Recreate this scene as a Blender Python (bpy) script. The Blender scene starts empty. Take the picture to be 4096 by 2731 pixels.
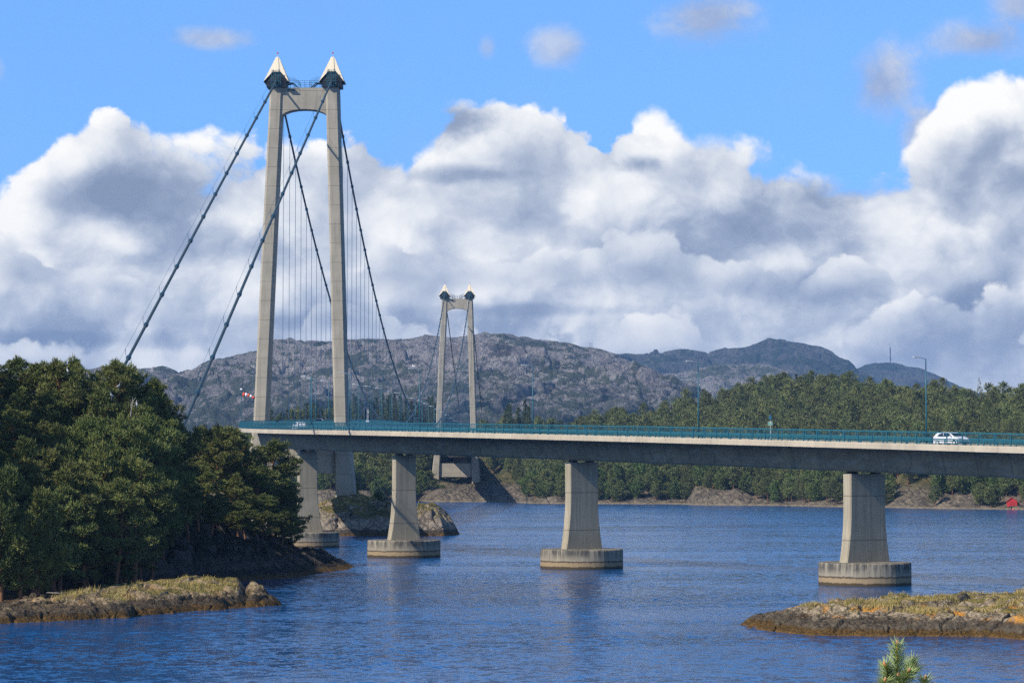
import bpy, bmesh, math, random
import numpy as np
from mathutils import Vector, Matrix
R = math.radians
DENOISE = False
S = bpy.context.scene
COL = S.collection

# ---------------------------------------------------------------- camera
F = 10120.0; CX, CY = 2048.0, 1365.5; H = 13.0
PITCH = math.atan((1889 - CY) / F)
cam = bpy.data.cameras.new('camera'); co = bpy.data.objects.new('camera', cam); COL.objects.link(co)
co.location = (0, 0, H); co.rotation_euler = (R(90) + PITCH, 0, 0)
cam.sensor_width = 36; cam.lens = 36 * F / 4096; cam.clip_start = 0.5; cam.clip_end = 40000
S.camera = co
def P(px, py, Y):
    """world point seen at photo pixel (px, py) at depth Y"""
    u = (px - CX) / F; v = (CY - py) / F
    dy = math.cos(PITCH) - v * math.sin(PITCH); dz = math.sin(PITCH) + v * math.cos(PITCH)
    t = Y / dy
    return Vector((u * t, Y, H + dz * t))
def Xat(px, Y): return P(px, 1889, Y).x
def Zat(py, Y): return P(2048, py, Y).z

# ---------------------------------------------------------------- render / light
S.view_settings.view_transform = 'Standard'; S.view_settings.look = 'None'
S.view_settings.exposure = 0.08; S.view_settings.gamma = 1.0
S.cycles.use_denoising = DENOISE; S.cycles.denoising_prefilter = 'ACCURATE'; S.cycles.denoising_input_passes = 'RGB_ALBEDO_NORMAL'
S.cycles.max_bounces = 5; S.cycles.diffuse_bounces = 2; S.cycles.glossy_bounces = 3
S.cycles.transparent_max_bounces = 8; S.cycles.volume_bounces = 0
S.cycles.use_light_tree = False; S.cycles.sample_clamp_indirect = 3.0
SUNV = Vector((-1.0, -0.70, 0.98)).normalized()          # towards the sun
sl = bpy.data.lights.new('sun', 'SUN'); sl.energy = 5.0; sl.angle = R(0.5); sl.color = (1.0, 0.93, 0.82)
so = bpy.data.objects.new('sun', sl); COL.objects.link(so)
so.rotation_euler = SUNV.to_track_quat('Z', 'Y').to_euler(); so.location = (-200, -100, 300)

class NT:
    """tiny helper for node trees"""
    def __init__(s, tree): s.t = tree; tree.nodes.clear()
    def n(s, kind, **kw):
        nd = s.t.nodes.new(kind)
        for k, v in kw.items(): setattr(nd, k, v)
        return nd
    def l(s, a, b): s.t.links.new(a, b)
    def put(s, sock, v):
        if hasattr(v, 'is_output') or isinstance(v, bpy.types.NodeSocket): s.l(v, sock)
        elif v is not None: sock.default_value = v
    def m(s, op, a, b=None, c=None, clamp=False):
        nd = s.n('ShaderNodeMath', operation=op, use_clamp=clamp)
        for i, v in enumerate((a, b, c)):
            if v is not None: s.put(nd.inputs[i], v)
        return nd.outputs[0]
    def v(s, op, a, b=None, sc=None):
        nd = s.n('ShaderNodeVectorMath', operation=op)
        s.put(nd.inputs[0], a)
        if b is not None: s.put(nd.inputs[1], b)
        if sc is not None: s.put(nd.inputs['Scale'], sc)
        return nd.outputs['Value'] if op in ('LENGTH', 'DOT_PRODUCT', 'DISTANCE') else nd.outputs[0]
    def comb(s, x, y, z):
        nd = s.n('ShaderNodeCombineXYZ')
        for i, q in enumerate((x, y, z)): s.put(nd.inputs[i], q)
        return nd.outputs[0]
    def sep(s, a):
        nd = s.n('ShaderNodeSeparateXYZ'); s.put(nd.inputs[0], a); return nd.outputs
    def noise(s, vec, scale, detail=4, rough=0.55, dist=0.0, lac=2.0, dims='3D', col=False):
        nd = s.n('ShaderNodeTexNoise', noise_dimensions=dims)
        s.put(nd.inputs['Vector'], vec); nd.inputs['Scale'].default_value = scale
        nd.inputs['Detail'].default_value = detail; nd.inputs['Roughness'].default_value = rough
        nd.inputs['Distortion'].default_value = dist; nd.inputs['Lacunarity'].default_value = lac
        return nd.outputs['Color' if col else 'Fac']
    def voro(s, vec, scale, feature='F1', detail=0, rough=0.5, dims='3D', smooth=0.5):
        nd = s.n('ShaderNodeTexVoronoi', feature=feature, voronoi_dimensions=dims)
        s.put(nd.inputs['Vector'], vec); nd.inputs['Scale'].default_value = scale
        nd.inputs['Detail'].default_value = detail; nd.inputs['Roughness'].default_value = rough
        if feature == 'SMOOTH_F1': nd.inputs['Smoothness'].default_value = smooth
        return nd.outputs['Distance']
    def mr(s, x, a, b, c=0.0, d=1.0, smooth=False):
        nd = s.n('ShaderNodeMapRange', clamp=True)
        if smooth: nd.interpolation_type = 'SMOOTHSTEP'
        s.put(nd.inputs[0], x)
        for i, q in enumerate((a, b, c, d)): s.put(nd.inputs[i + 1], q)
        return nd.outputs[0]
    def mix(s, f, a, b, mode='MIX'):
        nd = s.n('ShaderNodeMix', data_type='RGBA', blend_type=mode)
        s.put(nd.inputs[0], f)
        for i, q in ((6, a), (7, b)):
            if isinstance(q, (tuple, list)): q = (*q[:3], 1.0)
            s.put(nd.inputs[i], q)
        return nd.outputs[2]
    def ramp(s, f, stops, interp='LINEAR'):
        nd = s.n('ShaderNodeValToRGB'); cr = nd.color_ramp; cr.interpolation = interp
        while len(cr.elements) > 1: cr.elements.remove(cr.elements[-1])
        for i, (p, c) in enumerate(stops):
            e = cr.elements[0] if i == 0 else cr.elements.new(p)
            e.position = p
            if isinstance(c, (int, float)): c = (c, c, c)
            e.color = (*c[:3], 1)
        s.put(nd.inputs[0], f); return nd.outputs[0]

# ---------------------------------------------------------------- sky with clouds
world = bpy.data.worlds.new('World'); S.world = world; world.use_nodes = True
CLD = [(0.25, 0.31, 0.43), (0.36, 0.42, 0.54), (0.56, 0.61, 0.70), (0.84, 0.86, 0.88), (1.08, 1.06, 1.01)]
WSP = [(0.36, 0.44, 0.64), (0.62, 0.67, 0.78)]
def build_world():
    N = NT(world.node_tree)
    out = N.n('ShaderNodeOutputWorld'); bg = N.n('ShaderNodeBackground'); N.l(bg.outputs[0], out.inputs[0])
    tc = N.n('ShaderNodeTexCoord').outputs['Generated']
    d = N.v('NORMALIZE', tc); x, y, z = N.sep(d)
    az = N.m('ARCTAN2', x, y); el = N.m('ARCSINE', z)
    U = N.m('ADD', N.m('MULTIPLY', az, 10.12), 2.048)            # thousand "pixels" of the view, azimuth
    V = N.m('MULTIPLY', el, 10.12)                                # above the horizon
    sky = N.n('ShaderNodeTexSky', sky_type='NISHITA', sun_disc=False)
    sky.sun_elevation = math.asin(SUNV.z); sky.sun_rotation = math.atan2(SUNV.x, SUNV.y)
    sky.air_density = 1.0; sky.dust_density = 0.25; sky.ozone_density = 2.5; sky.altitude = 20
    up = N.comb(x, y, N.m('ADD', N.m('MULTIPLY', N.m('ABSOLUTE', z), 0.9), 0.24))
    N.l(N.v('NORMALIZE', up), sky.inputs['Vector'])
    blue = N.mix(1.0, sky.outputs[0], (0.66, 0.93, 1.16), 'MULTIPLY')
    p = N.comb(U, N.m('MULTIPLY', V, 1.15), 0.0)
    warp = N.v('SCALE', N.v('SUBTRACT', N.noise(p, 1.3, 4, 0.55, col=True), (0.5, 0.5, 0.5)), sc=0.30)
    q = N.v('ADD', p, warp)
    fw = N.v('SCALE', N.v('SUBTRACT', N.noise(p, 8.0, 4, 0.6, col=True), (0.5, 0.5, 0.5)), sc=0.07)
    q = N.v('ADD', q, fw)
    def puff(vec, det=4.0):
        a = N.voro(vec, 1.45, 'F1', det, 0.48, '2D')
        b = N.noise(vec, 1.5, 7, 0.56)
        return N.m('SUBTRACT', N.m('MULTIPLY', b, 0.9), N.m('MULTIPLY', a, 0.95))
    h0 = puff(q, 6.0)
    h1 = puff(N.v('ADD', q, (-0.075, 0.105, 0.0)), 1.5)
    lit = N.m('SUBTRACT', h0, h1)
    hc = N.m('SUBTRACT', h0, 0.12)
    wob = N.m('SUBTRACT', N.noise(q, 2.6, 7, 0.62), 0.5)
    def curve(pts, scale=2.0, lo=-1.0, hi=5.4):
        return N.m('MULTIPLY', N.ramp(N.mr(U, lo, hi), [((a / 1000 - lo) / (hi - lo), b / 1000 / scale) for a, b in pts], 'B_SPLINE' if False else 'LINEAR'), scale)
    # outline of the top of the cloud bank: photo pixel column -> height above the horizon
    tops = [(-900, 900), (-300, 1250), (0, 1310), (130, 1340), (210, 1420), (420, 1470), (500, 1480), (560, 1470), (700, 1500), (820, 1460),
            (1050, 1450), (1300, 1450), (1480, 1530), (1750, 1570), (1960, 1580), (2110, 1560), (2300, 1500), (2420, 1500),
            (2500, 1540), (2610, 1590), (2760, 1500), (2900, 1510), (2990, 1430), (3150, 1400), (3400, 1370), (3620, 1400),
            (3700, 1470), (3790, 1640), (3900, 1690), (4096, 1710), (4700, 1500), (5300, 1100)]
    top = curve(tops)
    edge = N.m('ADD', N.m('SUBTRACT', top, V), N.m('MULTIPLY', hc, 0.33))
    bank = N.mr(edge, 0.0, N.mr(N.noise(p, 1.7, 2, 0.5), 0.35, 0.65, 0.02, 0.10), smooth=True)
    def blob(cx, cy, rx, ry, soft=0.55, w=1.1):
        dd = N.v('LENGTH', N.comb(N.m('DIVIDE', N.m('SUBTRACT', U, cx / 1000), rx / 1000),
                                  N.m('DIVIDE', N.m('SUBTRACT', V, (1889 - cy) / 1000), ry / 1000), 0.0))
        dd = N.m('ADD', dd, N.m('MULTIPLY', wob, -w * 2))
        return N.mr(dd, 1.0, 1.0 - soft, smooth=True)
    def acc(items):
        r = None
        for (cx, cy, rx, ry, wgt) in items:
            b = N.m('MULTIPLY', blob(cx, cy, rx, ry, 0.9, 0.9), wgt)
            r = b if r is None else N.m('ADD', r, b)
        return r
    wisps = acc([(840, 175, 230, 60, 0.6), (2840, 90, 260, 170, 0.85), (2240, 200, 160, 100, 0.6), (1950, 200, 50, 60, 0.4),
                 (3530, 360, 190, 200, 0.8), (3700, 560, 150, 150, 0.8), (3930, 200, 280, 100, 0.8), (4060, 60, 140, 150, 0.7), (-20, 320, 60, 70, 0.4)])
    hazy = N.mr(N.noise(p, 1.1, 6, 0.6), 0.52, 0.85, 0, 0.16)
    gen = N.mr(N.noise(d, 3.3, 8, 0.6), 0.55, 0.72, 0, 0.25, True)
    gen = N.m('MULTIPLY', gen, N.mr(V, 2.3, 4.0, smooth=True))
    wisps = N.m('ADD', N.m('ADD', N.m('MULTIPLY', wisps, 1.3), hazy), gen)
    tone = acc([(560, 780, 430, 170, -0.42), (950, 1000, 420, 200, -0.24), (1400, 1290, 900, 60, -0.20), (300, 1370, 600, 60, -0.38),
                (1700, 470, 430, 150, -0.60), (1850, 700, 420, 55, -0.38), (2560, 660, 130, 60, -0.5), (3050, 900, 480, 190, -0.40),
                (3250, 1150, 480, 140, -0.26), (3950, 1280, 500, 200, -0.30), (2100, 1240, 700, 40, -0.25), (3500, 740, 300, 90, -0.22),
                (110, 850, 180, 260, 0.25), (2650, 480, 260, 200, 0.22), (3980, 430, 260, 210, 0.25), (1200, 560, 260, 80, 0.2)])
    def ramp_c(t):
        return N.ramp(t, [(0.0, CLD[0]), (0.28, CLD[1]), (0.52, CLD[2]), (0.75, CLD[3]), (1.0, CLD[4])])
    fine = N.m('SUBTRACT', N.noise(q, 3.1, 8, 0.60), 0.5)
    rim = N.mr(edge, 0.02, 0.30, 0.26, 0.0)
    shape = N.m('ADD', N.m('MULTIPLY', lit, 1.0), N.m('MULTIPLY', fine, 0.55))
    t = N.m('ADD', N.m('ADD', N.m('ADD', 0.70, N.m('MULTIPLY', tone, 1.15)), shape), rim)
    skyc = N.v('SCALE', blue, sc=0.235)
    skyc = N.v('SCALE', skyc, sc=N.mr(el, 0.19, 0.70, 1.0, 0.23))
    wcol = N.mix(N.mr(wob, -0.1, 0.15), WSP[0], WSP[1])
    c = N.mix(N.m('MINIMUM', wisps, 0.9), skyc, wcol)
    c = N.mix(bank, c, ramp_c(t))
    # lower tiers of heaped cloud, each with lumpy bright heads and a flat shaded base
    for (pts, base, thick, amp, sd, br) in [
            ([(-900, 300), (0, 330), (400, 300), (800, 500), (1100, 470), (1500, 380), (1900, 450), (2300, 380), (2700, 520), (3100, 300), (3500, 420), (4096, 330), (5300, 300)], -0.2, 0.34, 0.30, 5.0, 0.10),
            ([(-900, 800), (0, 760), (450, 700), (900, 560), (1300, 720), (1700, 760), (2100, 640), (2500, 820), (2900, 600), (3300, 560), (3650, 820), (3850, 870), (4096, 780), (5300, 800)], 0.44, 0.42, 0.34, 12.0, 0.02),
            ([(-900, 1000), (0, 1050), (250, 1090), (520, 1010), (700, 900), (1000, 820), (1400, 960), (1850, 1060), (2050, 1000), (2300, 1120), (2600, 1130), (2900, 900), (3300, 960), (3600, 860), (3900, 1080), (4200, 1200), (5300, 900)], 0.78, 0.40, 0.34, 23.0, -0.02)]:
        tk = curve(pts); qq = N.v('ADD', q, (sd, sd * 0.7, 0.0))
        a0 = puff(qq, 6.0); a1 = puff(N.v('ADD', qq, (-0.075, 0.105, 0.0)), 1.5)
        e_ = N.m('ADD', N.m('SUBTRACT', tk, V), N.m('MULTIPLY', N.m('SUBTRACT', a0, 0.12), amp))
        bb = N.m('ADD', N.m('SUBTRACT', V, base), N.m('MULTIPLY', N.noise(qq, 0.9, 4, 0.55), 0.22))
        m_ = N.m('MULTIPLY', N.mr(e_, 0.0, 0.032, smooth=True), N.mr(bb, 0.02, 0.13, smooth=True))
        m_ = N.m('MULTIPLY', m_, N.mr(N.noise(N.v('ADD', p, (sd * 3, 0, 0)), 0.8, 3, 0.5), 0.36, 0.46, smooth=True))
        sh = N.m('ADD', N.m('MULTIPLY', N.m('SUBTRACT', a0, a1), 0.95), N.m('MULTIPLY', N.m('SUBTRACT', N.noise(qq, 3.1, 6, 0.6), 0.5), 0.36))
        tt = N.m('ADD', N.m('ADD', N.mr(e_, 0.0, thick, 0.90 + br, 0.50 + br), N.mr(bb, 0.02, 0.30, -0.22, 0.0)), N.m('ADD', sh, N.m('MULTIPLY', tone, 0.7)))
        c = N.mix(N.m('MULTIPLY', m_, 0.92), c, ramp_c(tt))
    c = N.mix(N.mr(z, -0.002, -0.05), c, (0.05, 0.09, 0.16))
    N.l(c, bg.inputs[0]); bg.inputs[1].default_value = 1.0
build_world()
world.cycles.sampling_method = 'MANUAL'; world.cycles.sample_map_resolution = 512

# ---------------------------------------------------------------- object helpers
def tag(o, label=None, cat=None, group=None, kind=None):
    if label: o['label'] = label
    if cat: o['category'] = cat
    if group: o['group'] = group
    if kind: o['kind'] = kind
    return o
def empty(name, loc=(0, 0, 0), rz=0.0, label=None, cat=None, group=None, kind=None):
    o = bpy.data.objects.new(name, None); COL.objects.link(o); o.location = loc; o.rotation_euler = (0, 0, rz)
    o.empty_display_size = 0.2
    return tag(o, label, cat, group, kind)
def mesh_np(name, V, Fa, mat=None, parent=None, smooth=False, link=True):
    """V (n,3), Fa (m,k) uniform faces, or a list of such arrays"""
    me = bpy.data.meshes.new(name)
    Fs = Fa if isinstance(Fa, list) else [Fa]
    Fs = [np.asarray(f, dtype=np.int32) for f in Fs if len(f)]
    V = np.asarray(V, dtype=np.float32)
    me.vertices.add(len(V)); me.vertices.foreach_set('co', V.ravel())
    tot = np.concatenate([np.full(len(f), f.shape[1], np.int32) for f in Fs])
    idx = np.concatenate([f.ravel() for f in Fs])
    me.loops.add(len(idx)); me.loops.foreach_set('vertex_index', idx)
    me.polygons.add(len(tot))
    st = np.zeros(len(tot), np.int32); st[1:] = np.cumsum(tot)[:-1]
    me.polygons.foreach_set('loop_start', st); me.polygons.foreach_set('loop_total', tot)
    if smooth: me.polygons.foreach_set('use_smooth', np.ones(len(tot), bool))
    me.update(); me.validate()
    if mat: me.materials.append(mat)
    if not link: return me
    o = bpy.data.objects.new(name, me); COL.objects.link(o)
    if parent: o.parent = parent
    return o
def inst(name, me, parent=None, loc=(0, 0, 0), rz=0.0, sc=1.0):
    o = bpy.data.objects.new(name, me); COL.objects.link(o); o.location = loc; o.rotation_euler = (0, 0, rz)
    o.scale = (sc, sc, sc) if isinstance(sc, (int, float)) else sc
    if parent: o.parent = parent
    return o
class MB:
    """collects simple solids into ONE mesh"""
    def __init__(s): s.v = []; s.f = []
    def poly(s, pts, faces):
        b = len(s.v); s.v += [tuple(p) for p in pts]; s.f += [tuple(b + i for i in f) for f in faces]; return s
    def box(s, c, d, rz=0.0, M=None):
        x, y, z = d[0] / 2, d[1] / 2, d[2] / 2
        pts = [Vector((a * x, b * y, e * z)) for e in (-1, 1) for b in (-1, 1) for a in (-1, 1)]
        if M is None: M = Matrix.Rotation(rz, 3, 'Z')
        pts = [M @ p + Vector(c) for p in pts]
        return s.poly(pts, [(0, 2, 3, 1), (4, 5, 7, 6), (0, 1, 5, 4), (1, 3, 7, 5), (3, 2, 6, 7), (2, 0, 4, 6)])
    def bar(s, a, b, r, r2=None, n=6, cap=True):
        a = Vector(a); b = Vector(b); d = (b - a)
        if d.length < 1e-6: return s
        r2 = r if r2 is None else r2
        w = d.normalized(); u = w.orthogonal().normalized(); t = w.cross(u)
        if abs(w.z) < 0.999:
            t = Vector((0, 0, 1)).cross(w).normalized(); u = t.cross(w)
        pts = []
        for c, rr in ((a, r), (b, r2)):
            for i in range(n):
                g = 2 * math.pi * (i + 0.5) / n; pts.append(c + (u * math.cos(g) + t * math.sin(g)) * rr)
        fs = [(i, (i + 1) % n, n + (i + 1) % n, n + i) for i in range(n)]
        if cap: fs += [tuple(range(n - 1, -1, -1)), tuple(range(n, 2 * n))]
        return s.poly(pts, fs)
    def tube(s, pts, r, n=6):
        """one continuous tube along pts; r number or list"""
        pts = [Vector(p) for p in pts]; m = len(pts); b = len(s.v)
        rr = r if isinstance(r, (list, tuple)) else [r] * m
        for i, p in enumerate(pts):
            w = (pts[min(i + 1, m - 1)] - pts[max(i - 1, 0)]).normalized()
            ref = Vector((0, 0, 1)) if abs(w.z) < 0.95 else Vector((0, 1, 0))
            t = ref.cross(w).normalized(); u = w.cross(t)
            for k in range(n):
                g = 2 * math.pi * (k + 0.5) / n; s.v.append(tuple(p + (t * math.cos(g) + u * math.sin(g)) * rr[i]))
        for i in range(m - 1):
            for k in range(n):
                k2 = (k + 1) % n; s.f.append((b + i * n + k, b + i * n + k2, b + (i + 1) * n + k2, b + (i + 1) * n + k))
        s.f.append(tuple(b + k for k in range(n - 1, -1, -1))); s.f.append(tuple(b + (m - 1) * n + k for k in range(n)))
        return s
    def lathe(s, prof, c=(0, 0, 0), n=24):
        b = len(s.v); m = len(prof)
        for (r, z) in prof:
            for k in range(n):
                g = 2 * math.pi * k / n; s.v.append((c[0] + r * math.cos(g), c[1] + r * math.sin(g), c[2] + z))
        for i in range(m - 1):
            for k in range(n):
                k2 = (k + 1) % n; s.f.append((b + i * n + k, b + i * n + k2, b + (i + 1) * n + k2, b + (i + 1) * n + k))
        s.f.append(tuple(b + k for k in range(n - 1, -1, -1))); s.f.append(tuple(b + (m - 1) * n + k for k in range(n)))
        return s
    def prism(s, poly, z0, z1, fn=None):
        """extrude 2D poly from z0 to z1 ; fn(x,y,z) -> point"""
        n = len(poly); fn = fn or (lambda x, y, z: (x, y, z))
        pts = [fn(x, y, z0) for x, y in poly] + [fn(x, y, z1) for x, y in poly]
        return s.poly(pts, [(i, (i + 1) % n, n + (i + 1) % n, n + i) for i in range(n)] + [tuple(range(n - 1, -1, -1)), tuple(range(n, 2 * n))])
    def loft(s, rings, caps=True):
        b = len(s.v); n = len(rings[0])
        for r in rings: s.v += [tuple(p) for p in r]
        for i in range(len(rings) - 1):
            for k in range(n):
                k2 = (k + 1) % n; s.f.append((b + i * n + k, b + i * n + k2, b + (i + 1) * n + k2, b + (i + 1) * n + k))
        if caps: s.f.append(tuple(b + k for k in range(n - 1, -1, -1))); s.f.append(tuple(b + (len(rings) - 1) * n + k for k in range(n)))
        return s
    def mesh(s, name, mat, smooth=False):
        me = bpy.data.meshes.new(name); me.from_pydata(s.v, [], s.f)
        bm = bmesh.new(); bm.from_mesh(me); bmesh.ops.recalc_face_normals(bm, faces=bm.faces); bm.to_mesh(me); bm.free()
        if smooth: me.polygons.foreach_set('use_smooth', np.ones(len(me.polygons), bool))
        me.materials.append(mat); return me
    def build(s, name, mat, parent=None, smooth=False, loc=(0, 0, 0), bevel=0.0):
        o = bpy.data.objects.new(name, s.mesh(name, mat, smooth)); COL.objects.link(o); o.location = loc
        if parent: o.parent = parent
        if bevel:
            b = o.modifiers.new('bevel', 'BEVEL'); b.width = bevel; b.segments = 2; b.limit_method = 'ANGLE'; b.angle_limit = R(40)
        return o

# ---------------------------------------------------------------- numpy noise
def _hash(ix, iy, seed):
    n = (ix.astype(np.int64) * 374761393 + iy.astype(np.int64) * 668265263 + seed * 1442695041) & 0x7fffffff
    n = ((n ^ (n >> 13)) * 1274126177) & 0x7fffffff
    return ((n ^ (n >> 16)) & 0xffff) / 65535.0
def vnoise(x, y, seed=0):
    x0 = np.floor(x); y0 = np.floor(y); fx = x - x0; fy = y - y0
    fx = fx * fx * (3 - 2 * fx); fy = fy * fy * (3 - 2 * fy)
    a = _hash(x0, y0, seed); b = _hash(x0 + 1, y0, seed); c = _hash(x0, y0 + 1, seed); d = _hash(x0 + 1, y0 + 1, seed)
    return (a + (b - a) * fx) * (1 - fy) + (c + (d - c) * fx) * fy
def fbm(x, y, oct=5, gain=0.5, lac=2.03, seed=0, ridged=False):
    t = 0; a = 1; s = 0
    for i in range(oct):
        n = vnoise(x, y, seed + i * 17)
        n = 1 - np.abs(2 * n - 1) if ridged else n
        t = t + a * n; s += a; a *= gain
        x, y = x * lac * 0.96 + y * 0.28 * lac, y * lac * 0.96 - x * 0.28 * lac
    return t / s
def poly_sd(poly, X, Y):
    """signed distance, positive inside"""
    X = np.asarray(X, float); Y = np.asarray(Y, float)
    d = np.full(X.shape, 1e9); ins = np.zeros(X.shape, bool); n = len(poly)
    for i in range(n):
        ax, ay = poly[i]; bx, by = poly[(i + 1) % n]
        ex, ey = bx - ax, by - ay
        t = np.clip(((X - ax) * ex + (Y - ay) * ey) / (ex * ex + ey * ey + 1e-12), 0, 1)
        d = np.minimum(d, np.hypot(X - ax - t * ex, Y - ay - t * ey))
        c = ((ay > Y) != (by > Y))
        with np.errstate(divide='ignore', invalid='ignore'):
            c &= X < (bx - ax) * (Y - ay) / (by - ay + 1e-12) + ax
        ins ^= c
    return np.where(ins, d, -d)
def slabs(X, Y, s, seed):
    """cracked slab relief: every cell of a jittered lattice has its own height and tilt"""
    x = (X * 0.9 + Y * 0.35) / s; y = (Y * 1.0 - X * 0.3) / (s * 0.62)
    x = x + 0.5 * (vnoise(x * 1.3, y * 1.3, seed + 5) - .5); y = y + 0.5 * (vnoise(x * 1.3, y * 1.3, seed + 6) - .5)
    ix = np.floor(x); iy = np.floor(y); best = np.full(X.shape, 9.0); sec = np.full(X.shape, 9.0); val = np.zeros(X.shape)
    for a in (-1, 0, 1):
        for b in (-1, 0, 1):
            cx = ix + a; cy = iy + b
            jx = _hash(cx, cy, seed); jy = _hash(cx, cy, seed + 1); dx = x - cx - jx; dy = y - cy - jy
            dd = np.hypot(dx, dy); v = _hash(cx, cy, seed + 2) - .5 + dx * (_hash(cx, cy, seed + 3) - .5) * 1.1 + dy * (_hash(cx, cy, seed + 4) - .5) * 1.1
            m = dd < best; sec = np.where(m, best, np.minimum(sec, dd)); val = np.where(m, v, val); best = np.where(m, dd, best)
    return val - 0.7 * np.clip(0.10 - (sec - best), 0, .1) / .1
def grid_mesh(name, x0, x1, y0, y1, nx, ny, fn, mat, keep=-1.2, kind='structure'):
    X, Y = np.meshgrid(np.linspace(x0, x1, nx), np.linspace(y0, y1, ny))
    Z = fn(X, Y)
    V = np.stack([X, Y, Z], -1).reshape(-1, 3)
    i = np.arange(nx * ny).reshape(ny, nx)
    q = np.stack([i[:-1, :-1], i[:-1, 1:], i[1:, 1:], i[1:, :-1]], -1).reshape(-1, 4)
    zq = Z.ravel()[q].max(1); q = q[zq > keep]
    used = np.unique(q); rem = np.zeros(nx * ny, np.int32); rem[used] = np.arange(len(used))
    o = mesh_np(name, V[used], rem[q], mat, smooth=True)
    if kind: o['kind'] = kind
    return o

# ---------------------------------------------------------------- materials
def new_mat(name):
    m = bpy.data.materials.new(name); m.use_nodes = True
    N = NT(m.node_tree); out = N.n('ShaderNodeOutputMaterial'); b = N.n('ShaderNodeBsdfPrincipled')
    N.l(b.outputs[0], out.inputs[0]); return m, N, b
def setc(N, b, col, rough=0.8, spec=0.3, metal=0.0):
    if isinstance(col, (tuple, list)): b.inputs['Base Color'].default_value = (*col[:3], 1)
    else: N.l(col, b.inputs['Base Color'])
    N.put(b.inputs['Roughness'], rough); b.inputs['Specular IOR Level'].default_value = spec; b.inputs['Metallic'].default_value = metal
def bump(N, b, h, dist=0.1, strength=1.0):
    nd = N.n('ShaderNodeBump'); nd.inputs['Distance'].default_value = dist; nd.inputs['Strength'].default_value = strength
    N.put(nd.inputs['Height'], h); N.l(nd.outputs[0], b.inputs['Normal'])
def simple(name, col, rough=0.5, spec=0.5, metal=0.0, var=0.12, scale=1.5):
    m, N, b = new_mat(name)
    g = N.n('ShaderNodeNewGeometry').outputs['Position']
    n = N.noise(g, scale, 3)
    c = N.mix(n, tuple(max(0, k * (1 - var)) for k in col), tuple(min(1, k * (1 + var)) for k in col))
    setc(N, b, c, rough, spec, metal); return m
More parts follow.
